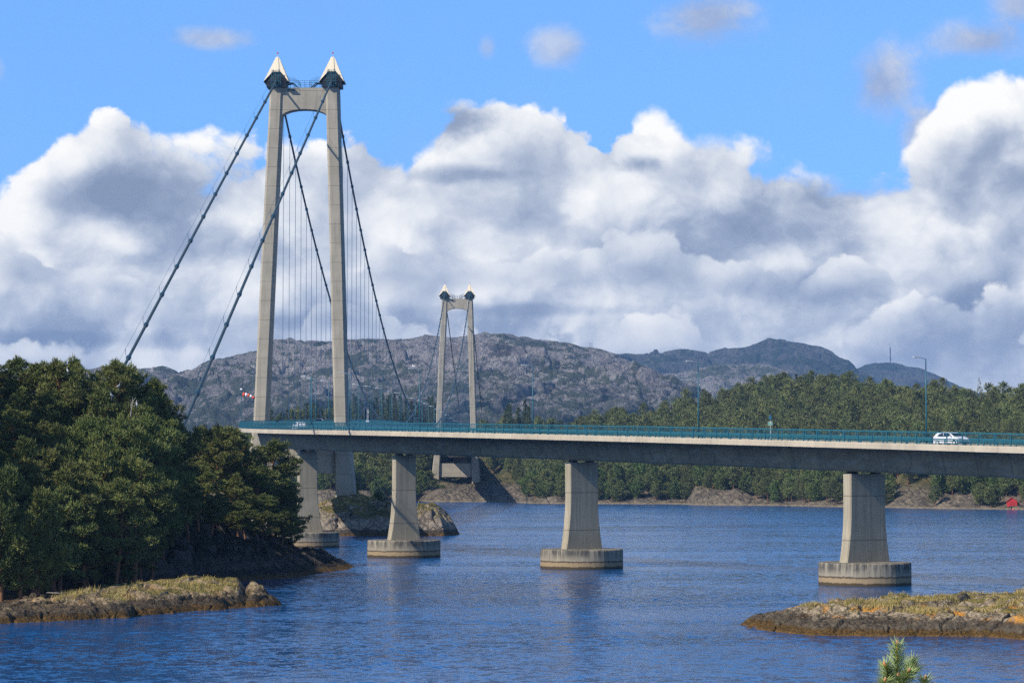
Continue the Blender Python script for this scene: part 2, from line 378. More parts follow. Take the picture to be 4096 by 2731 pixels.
def concrete(name, base, joints=0.0, ribs=0.0, stain=0.5, kind='', seed=0.0):
    m, N, b = new_mat(name)
    g = N.v('ADD', N.n('ShaderNodeNewGeometry').outputs['Position'], (seed, seed * 1.7, 0)); x, y, z = N.sep(g)
    big = N.noise(g, 0.25, 5, 0.6)
    streak = N.noise(N.comb(N.m('MULTIPLY', x, 1.6), N.m('MULTIPLY', y, 1.6), N.m('MULTIPLY', z, 0.10)), 1.0, 6, 0.65)
    fine = N.noise(g, 9.0, 4, 0.6)
    dk = tuple(k * 0.66 for k in base); lt = tuple(min(1, k * 1.15) for k in base)
    c = N.mix(N.mr(big, 0.3, 0.7), N.mix(0.5, dk, base), lt)
    c = N.mix(N.m('MULTIPLY', N.mr(streak, 0.50, 0.72), stain), c, (base[0] * 0.38, base[1] * 0.38, base[2] * 0.39))
    c = N.mix(N.m('MULTIPLY', N.mr(fine, 0.35, 0.65), 0.16), c, dk)
    hgt = N.m('MULTIPLY', fine, 0.4)
    if ribs:
        rb = N.noise(N.comb(N.m('MULTIPLY', x, 5.0), N.m('MULTIPLY', y, 5.0), N.m('MULTIPLY', z, 0.15)), 1.0, 2, 0.6)
        c = N.mix(N.m('MULTIPLY', N.mr(rb, 0.42, 0.62), ribs), c, dk)
    if joints:
        fr = N.m('FRACT', N.m('DIVIDE', z, joints))
        j = N.m('LESS_THAN', fr, 0.030)
        c = N.mix(N.m('MULTIPLY', j, 0.55), c, (base[0] * 0.3, base[1] * 0.3, base[2] * 0.3))
        fl = N.m('FLOOR', N.m('DIVIDE', z, joints))
        wn = N.n('ShaderNodeTexWhiteNoise', noise_dimensions='1D'); N.l(fl, wn.inputs['W'])
        c = N.mix(N.m('MULTIPLY', wn.outputs[0], 0.13), c, dk)
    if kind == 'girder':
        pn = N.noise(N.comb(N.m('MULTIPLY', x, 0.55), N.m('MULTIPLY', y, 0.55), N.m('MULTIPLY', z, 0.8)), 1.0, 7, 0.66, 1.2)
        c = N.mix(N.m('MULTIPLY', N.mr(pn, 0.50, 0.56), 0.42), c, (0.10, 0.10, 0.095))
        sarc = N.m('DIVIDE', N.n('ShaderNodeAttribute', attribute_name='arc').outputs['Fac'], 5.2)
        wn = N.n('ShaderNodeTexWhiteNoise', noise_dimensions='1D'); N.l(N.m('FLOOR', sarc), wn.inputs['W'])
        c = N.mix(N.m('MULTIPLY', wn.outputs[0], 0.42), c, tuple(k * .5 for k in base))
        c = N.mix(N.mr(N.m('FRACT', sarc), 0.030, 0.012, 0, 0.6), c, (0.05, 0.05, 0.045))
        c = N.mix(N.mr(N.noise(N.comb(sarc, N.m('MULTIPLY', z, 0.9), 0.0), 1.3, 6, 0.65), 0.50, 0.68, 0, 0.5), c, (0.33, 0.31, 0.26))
    if kind == 'footing':
        wav = N.m('MULTIPLY', N.m('SUBTRACT', N.noise(g, 1.2, 5, 0.7), 0.5), 0.5)
        zz = N.m('ADD', z, wav)
        dr = N.noise(N.comb(N.m('MULTIPLY', x, 2.4), N.m('MULTIPLY', y, 2.4), N.m('MULTIPLY', z, 0.25)), 1.0, 6, 0.7)
        soot = N.m('MULTIPLY', N.mr(N.m('ADD', dr, N.m('MULTIPLY', N.m('SUBTRACT', big, 0.5), 0.5)), 0.36, 0.56), N.mr(zz, 0.95, 2.0))
        c = N.mix(N.m('MULTIPLY', soot, 0.85), c, (0.045, 0.045, 0.045))
        c = N.mix(N.mr(zz, 1.12, 0.98), c, (0.33, 0.24, 0.14))
        c = N.mix(N.m('MULTIPLY', N.mr(zz, 1.15, 1.05), N.mr(zz, 0.85, 0.95)), c, (0.10, 0.075, 0.05))
        c = N.mix(N.mr(zz, 0.42, 0.30), c, (0.075, 0.055, 0.03))
    setc(N, b, c, 0.88, 0.25)
    bump(N, b, hgt, 0.03, 0.5); return m
M = {}
M['tower'] = concrete('tower_concrete', (0.40, 0.355, 0.275), joints=4.2, stain=0.5)
M['pier'] = concrete('pier_concrete', (0.42, 0.365, 0.265), joints=5.1, ribs=0.55, stain=0.6)
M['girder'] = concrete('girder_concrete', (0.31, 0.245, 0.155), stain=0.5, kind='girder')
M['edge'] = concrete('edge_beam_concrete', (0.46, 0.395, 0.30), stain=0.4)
M['footing'] = concrete('footing_concrete', (0.38, 0.33, 0.245), stain=0.4, kind='footing')
M['asphalt'] = simple('asphalt', (0.05, 0.05, 0.052), 0.9, 0.2)
M['blue'] = simple('blue_paint', (0.020, 0.125, 0.170), 0.45, 0.4)
M['bluedark'] = simple('blue_steel_dark', (0.02, 0.085, 0.15), 0.5, 0.4)
M['cable'] = simple('cable_paint', (0.055, 0.085, 0.095), 0.5, 0.4)
M['steel'] = simple('painted_deck_steel', (0.42, 0.47, 0.55), 0.5, 0.4)
M['cream'] = simple('cream_cladding', (0.78, 0.67, 0.50), 0.6, 0.3, var=0.05)
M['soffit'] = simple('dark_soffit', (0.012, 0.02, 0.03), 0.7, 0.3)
M['dark'] = simple('dark_metal', (0.02, 0.02, 0.022), 0.5, 0.5)
M['white'] = simple('white_paint', (0.78, 0.78, 0.77), 0.35, 0.5, var=0.04)
M['silver'] = simple('silver_paint', (0.62, 0.64, 0.66), 0.3, 0.6, 0.2, var=0.04)
M['glass'] = simple('car_glass', (0.015, 0.02, 0.025), 0.08, 0.8)
M['rubber'] = simple('rubber', (0.02, 0.02, 0.02), 0.9, 0.1)
M['redpaint'] = simple('red_paint', (0.55, 0.035, 0.03), 0.7, 0.3)
M['green'] = simple('sign_green', (0.0, 0.16, 0.12), 0.5, 0.3)
M['grey'] = simple('grey_metal', (0.30, 0.32, 0.36), 0.5, 0.4)
M['galv'] = simple('pale_lamp_metal', (0.62, 0.64, 0.64), 0.4, 0.5, 0.2)
M['orange'] = simple('orange_buoy', (0.85, 0.16, 0.03), 0.5, 0.4)
M['lampred'] = simple('red_beacon_glass', (0.7, 0.03, 0.03), 0.3, 0.5)

def rock(name, cols, tide=True, grass=0.0, gz=(1.2, 2.2), lichen=0.0, scale=1.0, wet=0.7, gcol=((0.13, 0.125, 0.03), (0.34, 0.25, 0.085)), cliff=0.72, strata=0.5, weed=1.0):
    m, N, b = new_mat(name)
    geo = N.n('ShaderNodeNewGeometry'); g = geo.outputs['Position']; x, y, z = N.sep(g)
    nz = N.sep(geo.outputs['Normal'])[2]
    s = scale
    big = N.noise(g, 0.35 * s, 5, 0.6); med = N.noise(g, 1.6 * s, 7, 0.68); fine = N.noise(g, 6.0 * s, 5, 0.7)
    st = N.v('ADD', N.v('SCALE', N.comb(N.m('ADD', x, N.m('MULTIPLY', z, 0.9)), N.m('MULTIPLY', y, 0.35), N.m('SUBTRACT', N.m('MULTIPLY', z, 1.0), N.m('MULTIPLY', x, 0.35))), sc=1.0), N.v('SCALE', N.noise(g, 0.5 * s, 3, col=True), sc=1.0))
    lay = N.noise(N.v('MULTIPLY', st, (3.0 * s, 1.0 * s, 0.5 * s)), 1.0, 6, 0.65)
    crack = N.voro(N.v('ADD', g, N.v('SCALE', N.noise(g, 1.2 * s, 4, col=True), sc=1.4 / s)), 0.55 * s, 'DISTANCE_TO_EDGE')
    c = N.mix(N.mr(big, 0.35, 0.65), cols[0], cols[1])
    c = N.mix(N.mr(med, 0.40, 0.62), c, cols[2])
    c = N.mix(N.m('MULTIPLY', N.mr(lay, 0.45, 0.62), strata), c, tuple(k * 0.42 for k in cols[0]))
    c = N.mix(N.mr(crack, 0.05, 0.0, 0, 0.75), c, (0.02, 0.018, 0.016))
    c = N.mix(N.mr(fine, 0.55, 0.72, 0, 0.3), c, tuple(min(1, k * 1.5) for k in cols[1]))
    if lichen:
        lm = N.m('MULTIPLY', N.mr(N.noise(g, 0.38, 5, 0.6), 0.56, 0.61), N.m('MULTIPLY', N.mr(z, 1.0, 1.3), N.mr(z, 2.2, 1.9)))
        lm = N.m('MULTIPLY', lm, N.mr(fine, 0.36, 0.5))
        c = N.mix(N.m('MULTIPLY', lm, lichen), c, (0.66, 0.29, 0.04))
    if tide:
        zz = N.m('ADD', z, N.m('MULTIPLY', N.m('SUBTRACT', med, 0.5), 1.1))
        c = N.mix(N.m('MULTIPLY', N.mr(zz, 1.42, 1.12), wet), c, (0.022, 0.018, 0.014))
        wcol_ = N.mix(N.mr(fine, 0.4, 0.6), (0.045, 0.028, 0.010), (0.16, 0.09, 0.025))
        c = N.mix(N.mr(zz, 0.62, 0.40, 0, weed), c, wcol_)
        c = N.mix(N.mr(zz, 0.10, 0.0, 0, 0.8 * weed), c, (0.20, 0.11, 0.03))
        if weed < .5: c = N.mix(N.mr(zz, 0.7, 0.45, 0, 0.5), c, (0.30, 0.24, 0.15))
    if grass:
        gm = N.m('MULTIPLY', N.mr(N.m('ADD', nz, N.m('MULTIPLY', N.m('SUBTRACT', med, 0.5), 0.5)), cliff - 0.05, cliff + 0.05), N.mr(N.m('ADD', z, N.m('MULTIPLY', N.m('SUBTRACT', big, 0.5), 2.2)), gz[0], gz[1]))
        gm = N.m('MULTIPLY', gm, N.mr(N.noise(g, 0.5 * s, 5, 0.65), 0.62 - grass * 0.3, 0.66 - grass * 0.3))
        gc = N.mix(N.mr(N.noise(g, 0.8 * s, 5, 0.7), 0.38, 0.62), *gcol)
        gc = N.mix(N.m('MULTIPLY', fine, 0.6), gc, tuple(k * 0.5 for k in gcol[0]))
        c = N.mix(gm, c, gc)
    setc(N, b, c, 0.9, 0.2)
    hh = N.m('ADD', N.m('ADD', N.m('MULTIPLY', med, 0.6), N.m('MULTIPLY', lay, 0.5)), N.m('ADD', N.m('MULTIPLY', fine, 0.12), N.m('MULTIPLY', N.m('MINIMUM', crack, 0.10), 1.6)))
    bump(N, b, hh, 0.55 / s, 1.0)
    return m
M['rock_near'] = rock('shore_rock', ((0.13, 0.095, 0.060), (0.30, 0.22, 0.135), (0.46, 0.35, 0.22)), grass=0.75, gz=(1.35, 1.7), lichen=0.25)
M['rock_lichen'] = rock('lichen_rock', ((0.16, 0.12, 0.08), (0.34, 0.26, 0.17), (0.50, 0.40, 0.27)), grass=0.8, gz=(1.5, 2.1), lichen=1.0)
M['rock_head'] = rock('headland_rock', ((0.055, 0.048, 0.042), (0.085, 0.075, 0.062), (0.13, 0.11, 0.09)), grass=1.0, gz=(1.8, 3.2), scale=0.8, gcol=((0.016, 0.020, 0.008), (0.045, 0.028, 0.012)), cliff=0.62)  # rock colours lowered to stand for the tree shade on this slope
M['rock_mid'] = rock('islet_rock', ((0.20, 0.165, 0.135), (0.34, 0.27, 0.20), (0.46, 0.38, 0.28)), grass=1.0, gz=(3.2, 4.2), scale=0.45, wet=0.8, gcol=((0.10, 0.105, 0.03), (0.28, 0.20, 0.075)), cliff=0.66)
M['rock_far'] = rock('far_shore_rock', ((0.08, 0.068, 0.055), (0.15, 0.12, 0.09), (0.27, 0.22, 0.15)), grass=0.9, gz=(6, 9), scale=0.25, wet=0.1, weed=0.0, gcol=((0.06, 0.07, 0.022), (0.20, 0.15, 0.06)), cliff=0.7)
M['nearground'] = rock('knoll_ground', ((0.12, 0.11, 0.10), (0.2, 0.18, 0.15), (0.26, 0.23, 0.19)), tide=False, grass=0.9, gz=(0, 1))

def mountain_mat(name, rocks, green, forest, fz=(60, 160), s=1.0):
    m, N, b = new_mat(name)
    geo = N.n('ShaderNodeNewGeometry'); g = geo.outputs['Position']; x, y, z = N.sep(g); nz = N.sep(geo.outputs['Normal'])[2]
    big = N.noise(g, 0.004 * s, 6, 0.62); med = N.noise(g, 0.016 * s, 7, 0.68); fine = N.noise(g, 0.07 * s, 6, 0.72)
    c = N.mix(N.mr(med, 0.42, 0.60), rocks[0], rocks[1])
    c = N.mix(N.mr(fine, 0.50, 0.66, 0, 0.8), c, rocks[2])
    gm = N.mr(N.m('ADD', N.m('MULTIPLY', fine, 0.4), N.m('ADD', N.m('MULTIPLY', med, 0.45), N.m('MULTIPLY', big, 0.3))), 0.555, 0.615)
    c = N.mix(N.m('MULTIPLY', gm, 0.92), c, green)
    fm = N.mr(N.m('ADD', N.m('ADD', z, N.m('MULTIPLY', N.m('SUBTRACT', big, 0.5), 330.0)), N.m('MULTIPLY', N.m('SUBTRACT', med, 0.5), 190.0)), fz[1], fz[0])
    fc = N.mix(N.mr(N.noise(g, 0.05 * s, 4, 0.7), 0.4, 0.62), forest, tuple(k * 0.4 for k in forest))
    c = N.mix(fm, c, fc)
    setc(N, b, c, 0.95, 0.1)
    hh = N.m('ADD', N.m('MULTIPLY', med, 1.0), N.m('MULTIPLY', fine, 0.45))
    bump(N, b, hh, 44.0 / s, 1.0)
    return m
M['mountain'] = mountain_mat('mountain_rock', ((0.24, 0.215, 0.205), (0.50, 0.455, 0.435), (0.70, 0.64, 0.60)), (0.05, 0.068, 0.03), (0.012, 0.024, 0.014), (80, 120))
M['mountain_pale'] = mountain_mat('pale_hill_rock', ((0.26, 0.235, 0.22), (0.50, 0.455, 0.42), (0.72, 0.65, 0.60)), (0.07, 0.09, 0.04), (0.03, 0.05, 0.03), (0, 30))
M['mountain_dark'] = mountain_mat('mountain_rock_green', ((0.11, 0.11, 0.10), (0.17, 0.17, 0.14), (0.26, 0.25, 0.21)), (0.045, 0.065, 0.035), (0.03, 0.05, 0.03), (40, 120), 0.6)

def water_mat():
    m, N, b = new_mat('sea_water')
    g = N.n('ShaderNodeNewGeometry').outputs['Position']; x, y, z = N.sep(g)
    big = N.noise(N.comb(N.m('MULTIPLY', x, 0.5), y, 0.0), 0.02, 4, 0.6, 0.6)
    strk = N.noise(N.comb(N.m('MULTIPLY', x, 0.22), N.m('MULTIPLY', y, 1.0), 0.0), 0.045, 5, 0.62, 0.8)
    w1 = N.noise(N.comb(N.m('MULTIPLY', x, 0.75), y, 0.0), 0.55, 6, 0.62, 0.5)
    w2 = N.noise(N.comb(x, N.m('MULTIPLY', y, 0.8), 3.0), 2.3, 4, 0.65, 0.3)
    calm = N.m('MULTIPLY', N.mr(strk, 0.44, 0.60), N.mr(big, 0.35, 0.62, 0.35, 1.0))
    amp = N.mr(calm, 0.0, 1.0, 1.1, 0.18)
    def slope(vec, scale, det, seed, a):
        nz = N.noise(N.v('ADD', vec, (seed, 0, 0)), scale, det, 0.6, 0.4, col=True)
        return N.v('SCALE', N.v('SUBTRACT', nz, (0.5, 0.5, 0.5)), sc=a)
    flat = N.comb(x, y, 0.0); rip = N.comb(N.m('MULTIPLY', x, 0.6), y, 0.0)
    sl = N.v('ADD', N.v('ADD', slope(rip, 0.17, 3, 3.0, 0.26), slope(flat, 1.05, 4, 9.0, 1.0)), slope(flat, 4.0, 3, 21.0, 0.50))
    sl = N.v('SCALE', sl, sc=amp); sx, sy, sz = N.sep(sl)
    nrm = N.v('NORMALIZE', N.comb(sx, sy, 1.0))
    c = N.mix(N.mr(big, 0.35, 0.65), (0.001, 0.045, 0.160), (0.001, 0.084, 0.275))
    setc(N, b, c, 0.10, 0.32); b.inputs['IOR'].default_value = 1.333
    N.put(b.inputs['Roughness'], N.mr(calm, 0, 1, 0.12, 0.2))
    N.l(nrm, b.inputs['Normal']); return m
M['water'] = water_mat()

def leaf_mat(name, a, bcol, obj_var=0.25, brown=0.0):
    m, N, b = new_mat(name)
    g = N.n('ShaderNodeNewGeometry').outputs['Position']
    oi = N.n('ShaderNodeObjectInfo').outputs['Random']
    at_ = N.n('ShaderNodeAttribute', attribute_name='tint'); oi = N.m('FRACT', N.m('ADD', oi, at_.outputs['Fac']))
    n = N.noise(g, 0.55, 3, 0.6); n2 = N.noise(g, 3.0, 2, 0.6)
    c = N.mix(N.mr(n, 0.35, 0.65), a, bcol)
    c = N.mix(N.mr(n2, 0.4, 0.7, 0, 0.5), c, tuple(k * 1.35 for k in bcol))
    if brown: c = N.mix(N.mr(N.noise(g, 0.9, 4, 0.7), 0.66, 0.74, 0, brown), c, (0.13, 0.075, 0.03))
    hsv = N.n('ShaderNodeHueSaturation'); N.l(c, hsv.inputs['Color'])
    N.l(N.mr(oi, 0, 1, 0.478, 0.515), hsv.inputs['Hue']); N.l(N.mr(N.m('FRACT', N.m('MULTIPLY', oi, 7.13)), 0, 1, 1 - obj_var, 1 + obj_var), hsv.inputs['Value'])
    setc(N, b, hsv.outputs[0], 0.6, 0.25)
    return m
M['pine'] = leaf_mat('pine_needles', (0.088, 0.114, 0.032), (0.168, 0.190, 0.050), 0.18, brown=0.35)
M['spruce'] = leaf_mat('spruce_needles', (0.040, 0.062, 0.028), (0.075, 0.098, 0.038), 0.2, brown=0.3)
M['forest'] = leaf_mat('forest_foliage', (0.082, 0.103, 0.032), (0.148, 0.164, 0.048), 0.28, brown=0.2)
M['broad'] = leaf_mat('broadleaf_foliage', (0.060, 0.095, 0.022), (0.11, 0.15, 0.035), 0.25)
M['sapling'] = leaf_mat('young_needles', (0.28, 0.38, 0.13), (0.48, 0.56, 0.24), 0.0)
M['bark'] = simple('pine_bark', (0.23, 0.115, 0.06), 0.9, 0.1, var=0.4)
M['barkgrey'] = simple('grey_bark', (0.16, 0.13, 0.11), 0.9, 0.1, var=0.4)
M['dead'] = simple('dead_wood', (0.42, 0.38, 0.33), 0.9, 0.1, var=0.2)
M['grass'] = leaf_mat('grass_blades', (0.17, 0.165, 0.04), (0.46, 0.34, 0.12), 0.0)
# ================================================================ LARGE STRUCTURE: water, land, mountains
def water():
    o = mesh_np('water', [(-9000, -400, 0), (9000, -400, 0), (9000, 14500, 0), (-9000, 14500, 0)], np.array([[0, 1, 2, 3]]), M['water'])
    tag(o, 'rippled blue sea water of the strait under the bridge', 'water', kind='structure')
water()
def rocky(X, Y, s, seed):
    return (fbm(X / s, Y / s, 5, 0.55, seed=seed, ridged=True) - 0.5)

HEAD = [(-21.7, 345), (-24.2, 328), (-27.5, 314), (-33, 301), (-40, 292), (-46, 283), (-52, 262), (-58, 240), (-75, 215), (-120, 205), (-190, 230), (-190, 430),
        (-70, 430), (-48, 405), (-36, 385), (-27, 366), (-22.5, 353)]
def head_h(X, Y):
    wx = X + 3 * (fbm(X / 9, Y / 9, 3, seed=5) - .5); wy = Y + 3 * (fbm(X / 9, Y / 9, 3, seed=6) - .5)
    d = poly_sd(HEAD, wx, wy)
    hm = 4.5 + 13.5 * np.clip((-30 - X) / 28, 0, 1) ** 0.9
    hm = hm + 10 * np.clip((-0.214 * Y - X) / 9, 0, 1) * np.clip((Y - 246) / 10, 0, 1)  # unseen rise added left of the view to shade the lower grove
    hm = hm * np.clip(1 - 0.45 * np.clip((Y - 345) / 60, 0, 1), 0.3, 1)
    h = hm * (1 - np.exp(-np.maximum(d, 0) / 11)) + np.minimum(d, 0) * 0.5
    h = h + np.clip(d / 4, 0, 1) * (rocky(X, Y, 9, 11) * 2.4 + slabs(X, Y, 4.0, 13) * 1.1 + slabs(X, Y, 1.4, 14) * .4) + 0.25 * (rocky(X, Y, 1.6, 4))
    return h
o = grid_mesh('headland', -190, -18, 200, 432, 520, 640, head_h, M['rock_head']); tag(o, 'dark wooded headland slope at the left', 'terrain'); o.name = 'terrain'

ISL = [(-22.7, 250), (-25.4, 245.8), (-29.5, 239.5), (-34.6, 228), (-44.3, 219), (-60, 212), (-75, 216), (-75, 238), (-55, 247), (-45, 254), (-37, 262), (-29, 264), (-24.5, 258)]
def isl_h(X, Y):
    wx = X + 1.6 * (fbm(X / 4, Y / 4, 4, seed=25) - .5); wy = Y + 1.6 * (fbm(X / 4, Y / 4, 4, seed=26) - .5)
    d = poly_sd(ISL, wx, wy)
    top = 0.35 + 0.035 * np.clip(d, 0, 18) + 0.75 * np.exp(-((X + 29) / 5.5) ** 2 - ((Y - 256) / 7) ** 2) + 0.25 * np.exp(-((X + 40) / 6) ** 2)
    tp = np.clip((X + 47.5) / 11, 0.10, 1)
    top = top * tp
    h = (0.30 + 0.75 * tp + 0.35 * (fbm(X / 5, Y / 5, 3, seed=28) - .5)) * (1 - np.exp(-np.maximum(d, 0) / 0.9)) + top * (1 - np.exp(-np.maximum(d, 0) / 3)) + np.minimum(d, 0) * 0.6
    gap = np.exp(-((X + 26.2 + (Y - 250) * 0.12) / 0.5) ** 2) * 0.9
    return h - gap * np.clip(d / 2, 0, 1) + np.clip(d / 1.2 + .25, 0, 1) * (rocky(X, Y, 3.8, 21) * 0.9 + slabs(X, Y, 3.4, 23) * .70 + slabs(X, Y, 1.1, 27) * .16 + rocky(X, Y, .6, 22) * 0.1) - 0.08
o = grid_mesh('islet', -75, -21, 210, 266, 640, 620, isl_h, M['rock_near']); tag(o, 'low rocky islet with dry grass in the left foreground', 'islet')

ISR = [(19.2, 217), (21.2, 208.5), (24.3, 203.5), (30.7, 201.8), (36.4, 202.4), (40.2, 198.6), (50, 193), (60, 196), (60, 220), (48, 228), (36, 229), (27, 227), (21.5, 222)]
def isr_h(X, Y):
    wx = X + 1.6 * (fbm(X / 4, Y / 4, 4, seed=35) - .5); wy = Y + 1.6 * (fbm(X / 4, Y / 4, 4, seed=36) - .5)
    d = poly_sd(ISR, wx, wy)
    top = 0.05 + 1.35 * np.clip((X - 20) / 9, 0, 1) * np.clip(d / 13, 0, 1) + 0.35 * np.exp(-((X - 42) / 4) ** 2) - 0.15 * np.exp(-((X - 36) / 3) ** 2)
    h = (0.15 + 0.85 * np.clip((X - 18.5) / 6, 0, 1) + 0.5 * (fbm(X / 5, Y / 5, 3, seed=38) - .5)) * (1 - np.exp(-np.maximum(d, 0) / 0.9)) + top + np.minimum(d, 0) * 0.6
    return h + np.clip(d / 1.2 + .25, 0, 1) * (rocky(X, Y, 3.8, 31) * 0.8 + slabs(X, Y, 3.6, 33) * .60 + slabs(X, Y, 1.1, 37) * .16 + rocky(X, Y, .6, 32) * 0.1) - 0.1
o = grid_mesh('islet', 17, 60, 193, 231, 600, 520, isr_h, M['rock_lichen']); tag(o, 'grassy rocky islet with orange lichen at lower right', 'islet')

ISM = [(-44, 518), (-34, 520), (-24, 523), (-14.5, 522), (-11.3, 529), (-14, 548), (-24, 566), (-40, 590), (-60, 602), (-90, 595), (-95, 540), (-75, 516), (-56, 512)]
def ism_h(X, Y):
    wx = X + 4 * (fbm(X / 8, Y / 8, 4, seed=45) - .5); wy = Y + 4 * (fbm(X / 8, Y / 8, 4, seed=46) - .5)
    d = poly_sd(ISM, wx, wy)
    left = np.clip((-44 - X) / 16, 0, 1); left = left * left * (3 - 2 * left)
    top = 5.0 + 1.5 * np.exp(-((X + 34) / 6) ** 2) + 0.4 * np.exp(-((X + 17) / 3) ** 2) + 8.0 * left
    k = np.where(X > -20, 2.4, 6.0)
    h = top * (1 - np.exp(-np.maximum(d, 0) / k)) + np.minimum(d, 0) * 0.7
    return h + np.clip(d / 3, 0, 1) * (rocky(X, Y, 11, 41) * 2.2 + slabs(X, Y, 5.0, 44) * 1.5 + rocky(X, Y, 3, 42) * .6 + rocky(X, Y, 1.2, 43) * 0.4)
o = grid_mesh('islet', -96, -9, 508, 604, 480, 520, ism_h, M['rock_mid']); tag(o, 'rocky grass-topped islet under the near bridge tower', 'islet')

SHORE = [(-420, 1180), (-300, 1150), (-200, 1140), (-120, 1110), (-83, 1096), (-60, 1098), (-50, 1112), (-44, 1150), (-39, 1150), (-34, 1130), (-24, 1124), (-15, 1124), (-2, 1108), (8, 1064), (20, 1056), (35, 1050), (52, 1046), (70, 1040),
         (80, 1012), (100, 1000), (118, 962), (126, 946), (140, 936), (150, 914), (165, 900), (180, 884), (210, 866), (260, 850), (330, 850), (330, 1700), (-420, 1700)]
def ycrest(px):
    return np.interp(px, [0, 900, 1000, 1150, 1300, 1700, 1800, 1950, 2050, 2200, 2350, 2500, 2700, 2870, 3050, 3220, 3400, 3740, 3883, 3930, 4096, 5000],
                     [1780, 1745, 1720, 1665, 1650, 1640, 1700, 1665, 1650, 1650, 1612, 1598, 1594, 1555, 1535, 1524, 1520, 1532, 1552, 1556, 1541, 1530])
def far_h(X, Y):
    wx = X + 14 * (fbm(X / 26, Y / 26, 4, seed=55) - .5); wy = Y + 14 * (fbm(X / 26, Y / 26, 4, seed=56) - .5)
    d = poly_sd(SHORE, wx, wy); dp = np.maximum(d, 0)
    px = 2048 + F * X / Y
    Yc = np.interp(px, [900, 2000, 3000, 4096], [1330, 1300, 1250, 1170])
    crest = 13 + (1889 - ycrest(px)) / F * Yc - np.interp(px, [900, 1740, 1760, 2300], [9, 9, 8.5, 8.5])
    cliff = np.interp(px, [1150, 1480, 1520, 1640, 1720, 2000, 2100, 2350, 2600, 2740, 2780, 2950, 3010, 3200, 3540, 3590, 3680, 3720, 3770, 3880, 3960, 4096], [3, 3, 1, 1, 4, 4, 3, 2.2, 1.6, .9, 5.5, 4.5, 1.6, 1.6, 1.0, 3.4, 3.2, 1.2, 3.2, 3, 1, 1.6])
    t = np.clip((dp - 7) / np.interp(px, [1000, 2500, 3200, 4096], [200, 210, 184, 142]), 0, 1); t = t ** 0.95
    back = np.clip((Y - Yc - 60) / 300, 0, 1)
    h = cliff * (1 - np.exp(-dp / 3)) + (crest - cliff) * t * (1 - 0.5 * back) + np.minimum(d, 0) * 0.6
    g = np.exp(-((X + 24) / 26) ** 2 - ((Y - 1205) / 75) ** 2)
    h = h * (1 - 0.60 * g)
    g2 = np.exp(-((X + 33) / 14) ** 2 - ((Y - 1140) / 16) ** 2)
    h = h + 1.5 * g2
    return h + np.clip(dp / 5, 0, 1) * (rocky(X, Y, 34, 51) * 7.5 * np.clip(dp / 50, .12, 1) + slabs(X, Y, 9, 54) * np.clip(cliff * .6, .8, 2.4) + rocky(X, Y, 9, 52) * .7 * np.clip(cliff * .7, 1, 2.8)) + 0.6 * rocky(X, Y, 3.5, 53)
o = grid_mesh('hillside', -420, 330, 850, 1650, 620, 620, far_h, M['rock_far']); tag(o, 'wooded hillside and rocky shore across the strait', 'hills'); o.name = 'hills'

def mount(name, ridge, Yr, Y0, x0, x1, seed, mat, nx, ny, amp=60, label=''):
    pxs = [a * 1.7415 for a, b in ridge]; zs = [13 + (1889 - b * 1.7415) / F * Yr for a, b in ridge]
    def fn(X, Y):
        px = 2048 + F * X / Yr
        px = px + 45 * (fbm(X / 400, Y / 400, 3, seed=seed + 3) - .5) * np.clip(np.abs(Y - Yr) / 300, 0, 1)
        top = np.interp(px, pxs, zs)
        t = np.clip((Y - Y0) / (Yr - Y0), 0, 1); b = np.clip((Y - Yr) / (Yr - Y0), 0, 1)
        prof = np.where(Y < Yr, t ** 0.85, 1 - np.clip(b * 2.2, 0, 1))
        n = (fbm(X / (amp * 9), Y / (amp * 9), 7, 0.56, seed=seed, ridged=True) - .5)
        n2 = (fbm(X / (amp * 1.6), Y / (amp * 1.6), 5, 0.6, seed=seed + 7, ridged=True) - .5)
        w = np.clip(np.minimum(t, 1) * 4, 0, 1) * np.clip(np.abs(Y - Yr) / (0.5 * (Yr - Y0)) + 0.08, 0, 1)
        lim = np.clip(top / 60, 0, 1)
        return top * prof + (n * amp * 1.9 * w + n2 * amp * 0.42 * np.clip(w * 1.5 + 0.22, 0, 1) + (slabs(X, Y, amp * 2.6, seed + 9) * amp * (.36 if seed == 101 else .55) + slabs(X, Y, amp * .9, seed + 15) * amp * .2) * np.clip(w * 1.4 + (.30 if seed == 131 else .12), 0, 1)) * lim - 3
    o = grid_mesh(name, x0, x1, Y0, Yr + (Yr - Y0) * 0.6, nx, ny, fn, mat, keep=-30); tag(o, label, 'mountain'); return o
mount('mountain', [(-500, 900), (-100, 870), (150, 868), (300, 852), (360, 850), (380, 847), (400, 853), (425, 860), (440, 853), (470, 838), (500, 828), (560, 812), (620, 800), (660, 789), (700, 786), (750, 787), (800, 777), (850, 777), (900, 783),
       (940, 780), (970, 773), (1000, 775), (1050, 777), (1100, 772), (1150, 771), (1200, 774), (1230, 782), (1260, 786), (1300, 787), (1340, 796), (1380, 799), (1410, 808), (1440, 822), (1480, 843), (1530, 872), (1580, 898), (1640, 930), (1720, 975), (1800, 1040), (1900, 1085)],
      4000, 2750, -1600, 720, 101, M['mountain'], 1000, 560, 52, 'long bare rocky mountain behind the bridge towers')
